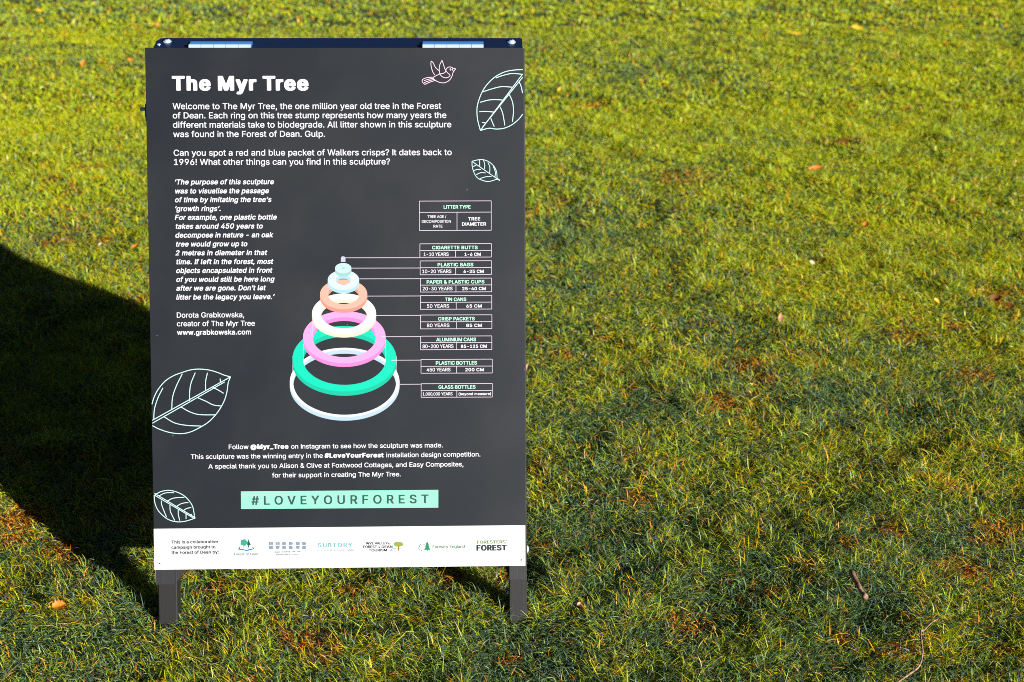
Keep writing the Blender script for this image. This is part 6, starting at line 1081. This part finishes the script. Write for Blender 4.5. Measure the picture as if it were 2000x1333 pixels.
# ------------------------------------------------------------------ fallen leaves and twigs
def leaf_mat(name, a, b_):
    m, nt, b = new_mat(name)
    N, Lk = nt.nodes.new, nt.links.new
    tc = N('ShaderNodeTexCoord'); n = N('ShaderNodeTexNoise'); n.inputs['Scale'].default_value = 90; n.inputs['Detail'].default_value = 4
    Lk(tc.outputs['Object'], n.inputs['Vector'])
    mx = N('ShaderNodeMix'); mx.data_type = 'RGBA'; mx.inputs['A'].default_value = a; mx.inputs['B'].default_value = b_
    mr = N('ShaderNodeMapRange'); mr.inputs[1].default_value = 0.35; mr.inputs[2].default_value = 0.65
    Lk(n.outputs[0], mr.inputs[0]); Lk(mr.outputs[0], mx.inputs['Factor']); Lk(mx.outputs['Result'], b.inputs['Base Color'])
    b.inputs['Roughness'].default_value = 0.5
    tr = N('ShaderNodeBsdfTranslucent'); Lk(mx.outputs['Result'], tr.inputs['Color'])
    ms = N('ShaderNodeMixShader'); ms.inputs[0].default_value = 0.25
    Lk(b.outputs[0], ms.inputs[1]); Lk(tr.outputs[0], ms.inputs[2]); Lk(ms.outputs[0], nt.nodes['Material Output'].inputs[0])
    return m
M_LEAF = {'yellow': leaf_mat('yellow_leaf', (0.78, 0.52, 0.03, 1), (0.70, 0.32, 0.02, 1)),
          'orange': leaf_mat('orange_leaf', (0.75, 0.26, 0.02, 1), (0.50, 0.14, 0.015, 1)),
          'pink': leaf_mat('dry_pink_leaf', (0.72, 0.36, 0.22, 1), (0.45, 0.20, 0.12, 1)),
          'pale': leaf_mat('pale_leaf', (0.80, 0.72, 0.50, 1), (0.66, 0.55, 0.36, 1)),
          'brown': leaf_mat('brown_leaf', (0.16, 0.055, 0.018, 1), (0.34, 0.12, 0.02, 1))}
def fallen_leaf(px_, py_, size, kind, label, aspect=0.6, rot=None, curl=0.25, tilt=0.4, rag=0.10):
    """an oval toothed blade, folded along its midrib and curled, with a stalk"""
    rnd = random.Random(int(px_ * 7 + py_ * 13))
    x, y = on_ground(px_, py_ )
    rot = rnd.random() * 6.28 if rot is None else rot
    z = float(ground_z(x, y)) + 0.022
    k = 0.022 / CAM_LOC.z
    x += (CAM_LOC.x - x) * k; y += (CAM_LOC.y - y) * k
    n = 9
    V, F = [], []
    for i in range(n + 1):
        t = i / n
        wd = math.sin(math.pi * t ** 0.8) ** 0.8 * aspect * 0.5 * (1 + rag * (i % 2)) if 0 < i < n else 0.01
        zc = curl * (t - 0.5) ** 2 * 1.6 + rnd.uniform(-0.01, 0.01)
        for s_ in (-1, -0.5, 0, 0.5, 1):
            V.append(Vector((t - 0.5, s_ * wd, zc + abs(s_) * wd * 0.55 + rnd.uniform(-0.012, 0.012))))
    for i in range(n):
        for j in range(4):
            a = i * 5 + j
            F.append((a, a + 5, a + 6, a + 1))
    b = len(V)
    for t in range(4):   # stalk
        q = -0.5 - t * 0.09
        V += [Vector((q, -0.012, 0.4 * curl + t * 0.02)), Vector((q, 0.012, 0.4 * curl + t * 0.02))]
    F += [(b + 2 * t, b + 2 * t + 1, b + 2 * t + 3, b + 2 * t + 2) for t in range(3)]
    M = Matrix.Rotation(rot, 3, 'Z') @ Matrix.Rotation(rnd.uniform(-tilt, tilt), 3, 'X') @ Matrix.Rotation(rnd.uniform(-tilt, tilt), 3, 'Y')
    MF = Matrix.Rotation(R_(28), 3, 'X')
    o = mesh_obj('fallen_leaf', [MF @ (M @ (p * size)) for p in V], F, M_LEAF[kind], smooth=True)
    o.location = (x, y, z)
    tag(o, label, 'leaf', 'leaves fallen on the lawn')
LEAVES = [
    (1674, 56, 0.085, 'yellow', 'large bright yellow leaf alone far back on the lawn', {'aspect': 0.45, 'rot': 0.1}),
    (1727, 56, 0.035, 'orange', 'small orange leaf beside the large yellow leaf far back'),
    (1552, 68, 0.1, 'yellow', 'long thin yellowish leaf far back, left of the large yellow one', {'aspect': 0.16, 'rot': 0.1}),
    (163, 126, 0.042, 'orange', 'orange leaf on the lawn at the upper left, the leftmost of a row of three'),
    (198, 119, 0.042, 'yellow', 'narrow yellow-orange leaf in the middle of the row of three at the upper left', {'rot': 2.2, 'aspect': 0.45}),
    (255, 119, 0.036, 'orange', 'orange leaf nearest the sign in the row of three at the upper left'),
    (77, 21, 0.045, 'yellow', 'flat yellow leaf furthest back in the upper left corner', {'rot': 0.0, 'aspect': 0.4}),
    (309, 53, 0.032, 'orange', 'tiny orange leaf just above the left end of the sign'),
    (1848, 86, 0.035, 'orange', 'small orange leaf far back near the right side of the lawn'),
    (1772, 214, 0.035, 'orange', 'orange leaf on the right side of the lawn, midway back'),
    (1094, 184, 0.035, 'yellow', 'yellow leaf just right of the upper part of the sign'),
    (1595, 325, 0.06, 'orange', 'long orange leaf lying crosswise on the lawn right of the sign', {'rot': 0.1, 'aspect': 0.3}),
    (1628, 434, 0.026, 'yellow', 'thin bright yellow leaf right of the sign', {'rot': -0.1, 'aspect': 0.4}),
    (1691, 435, 0.03, 'orange', 'orange leaf next to the thin bright yellow leaf'),
    (1587, 511, 0.016, 'pale', 'small pale pink-white leaf in the grass right of the sign'),
    (1524, 624, 0.028, 'pink', 'upright salmon pink leaf standing in the grass right of the sign', {'rot': 1.4, 'aspect': 0.45}),
    (1829, 588, 0.02, 'yellow', 'pale fleck of leaf on the right, near the brown clump'),
    (1945, 585, 0.03, 'brown', 'brown curled leaf in the dry clump at the far right', {'aspect': 0.7, 'curl': 0.5}),
    (265, 492, 0.03, 'orange', 'orange leaf standing just left of the sign above its shadow', {'rot': 1.1, 'aspect': 0.5}),
    (197, 480, 0.02, 'pale', 'small whitish leaf above the edge of the sign shadow'),
    (1031, 716, 0.022, 'pink', 'salmon leaf touching the right edge of the sign', {'rot': 1.3}),
    (1145, 690, 0.012, 'pale', 'tiny white chip in the grass right of the sign', {'rot': 1.0, 'aspect': 0.35}),
    (116, 1187, 0.022, 'orange', 'ragged orange leaf in the foreground grass at the lower left', {'aspect': 0.6, 'curl': 0.3, 'rag': 0.8, 'tilt': 0.15, 'rot': 0.4}),
    (1763, 626, 0.016, 'pale', 'tiny white fleck among rusty grass on the right', {'rot': 1.4, 'aspect': 0.4}),
    (1130, 1186, 0.009, 'pink', 'tiny tan seed husk right of the sign foot')]
for a in LEAVES: fallen_leaf(*a[:5], **(a[5] if len(a) > 5 else {}))

def bark():
    m, nt, b = new_mat('twig_bark')
    N, Lk = nt.nodes.new, nt.links.new
    tc = N('ShaderNodeTexCoord'); n = N('ShaderNodeTexNoise'); n.inputs['Scale'].default_value = 160; n.inputs['Detail'].default_value = 5
    Lk(tc.outputs['Object'], n.inputs['Vector'])
    r = N('ShaderNodeValToRGB'); r.color_ramp.elements[0].color = (0.13, 0.065, 0.035, 1); r.color_ramp.elements[1].color = (0.44, 0.26, 0.17, 1)
    r.color_ramp.elements[0].position = 0.35; r.color_ramp.elements[1].position = 0.65
    Lk(n.outputs[0], r.inputs[0]); Lk(r.outputs[0], b.inputs['Base Color']); b.inputs['Roughness'].default_value = 0.75
    bp = N('ShaderNodeBump'); bp.inputs['Distance'].default_value = 0.001; Lk(n.outputs[0], bp.inputs['Height']); Lk(bp.outputs[0], b.inputs['Normal'])
    return m
M_BARK = bark()
def twig(pts, label, h=0.030):
    P = []
    for a, b, r in pts:
        x, y = on_ground(a, b); k = h / CAM_LOC.z
        P.append((Vector((x + (CAM_LOC.x - x) * k, y + (CAM_LOC.y - y) * k, float(ground_z(x, y)) + h)), r))
    Q = []
    rnd = random.Random(5)
    for i in range(len(P) - 1):
        for t in (0, 0.33, 0.66):
            Q.append((P[i][0].lerp(P[i + 1][0], t) + Vector([rnd.uniform(-0.0012, 0.0012) for _ in range(3)]), P[i][1] * (1 - t) + P[i + 1][1] * t))
    Q.append(P[-1])
    V, F = [], []
    n = 8
    for i, (p, r) in enumerate(Q):
        d = (Q[min(i + 1, len(Q) - 1)][0] - Q[max(i - 1, 0)][0]).normalized()
        a = d.cross(Vector((0, 0, 1))).normalized(); b = a.cross(d)
        rr = r * rnd.uniform(0.85, 1.18)
        V += [p + (a * math.cos(6.2832 * k / n) + b * math.sin(6.2832 * k / n)) * rr for k in range(n)]
    for i in range(len(Q) - 1):
        for k in range(n):
            F.append((i * n + k, i * n + (k + 1) % n, (i + 1) * n + (k + 1) % n, (i + 1) * n + k))
    F.append(tuple(reversed(range(n)))); F.append(tuple(range((len(Q) - 1) * n, len(Q) * n)))
    o = mesh_obj('twig', V, F, M_BARK, smooth=True)
    tag(o, label, 'twig', 'twigs lying on the lawn')
twig([(1659, 1136, 0.0040), (1668, 1150, 0.0044), (1677, 1163, 0.0042), (1685, 1171, 0.0044), (1688, 1178, 0.0058)], 'short thick brown twig with a knobbly end lying on the grass', 0.027)
twig([(1832, 1214, 0.0009), (1815, 1226, 0.0013), (1799, 1240, 0.0016), (1798, 1262, 0.0014), (1802, 1284, 0.0014), (1793, 1304, 0.0016), (1772, 1320, 0.0014), (1744, 1336, 0.0016)],
     'long thin crooked grey-brown twig bending across the grass', 0.026)
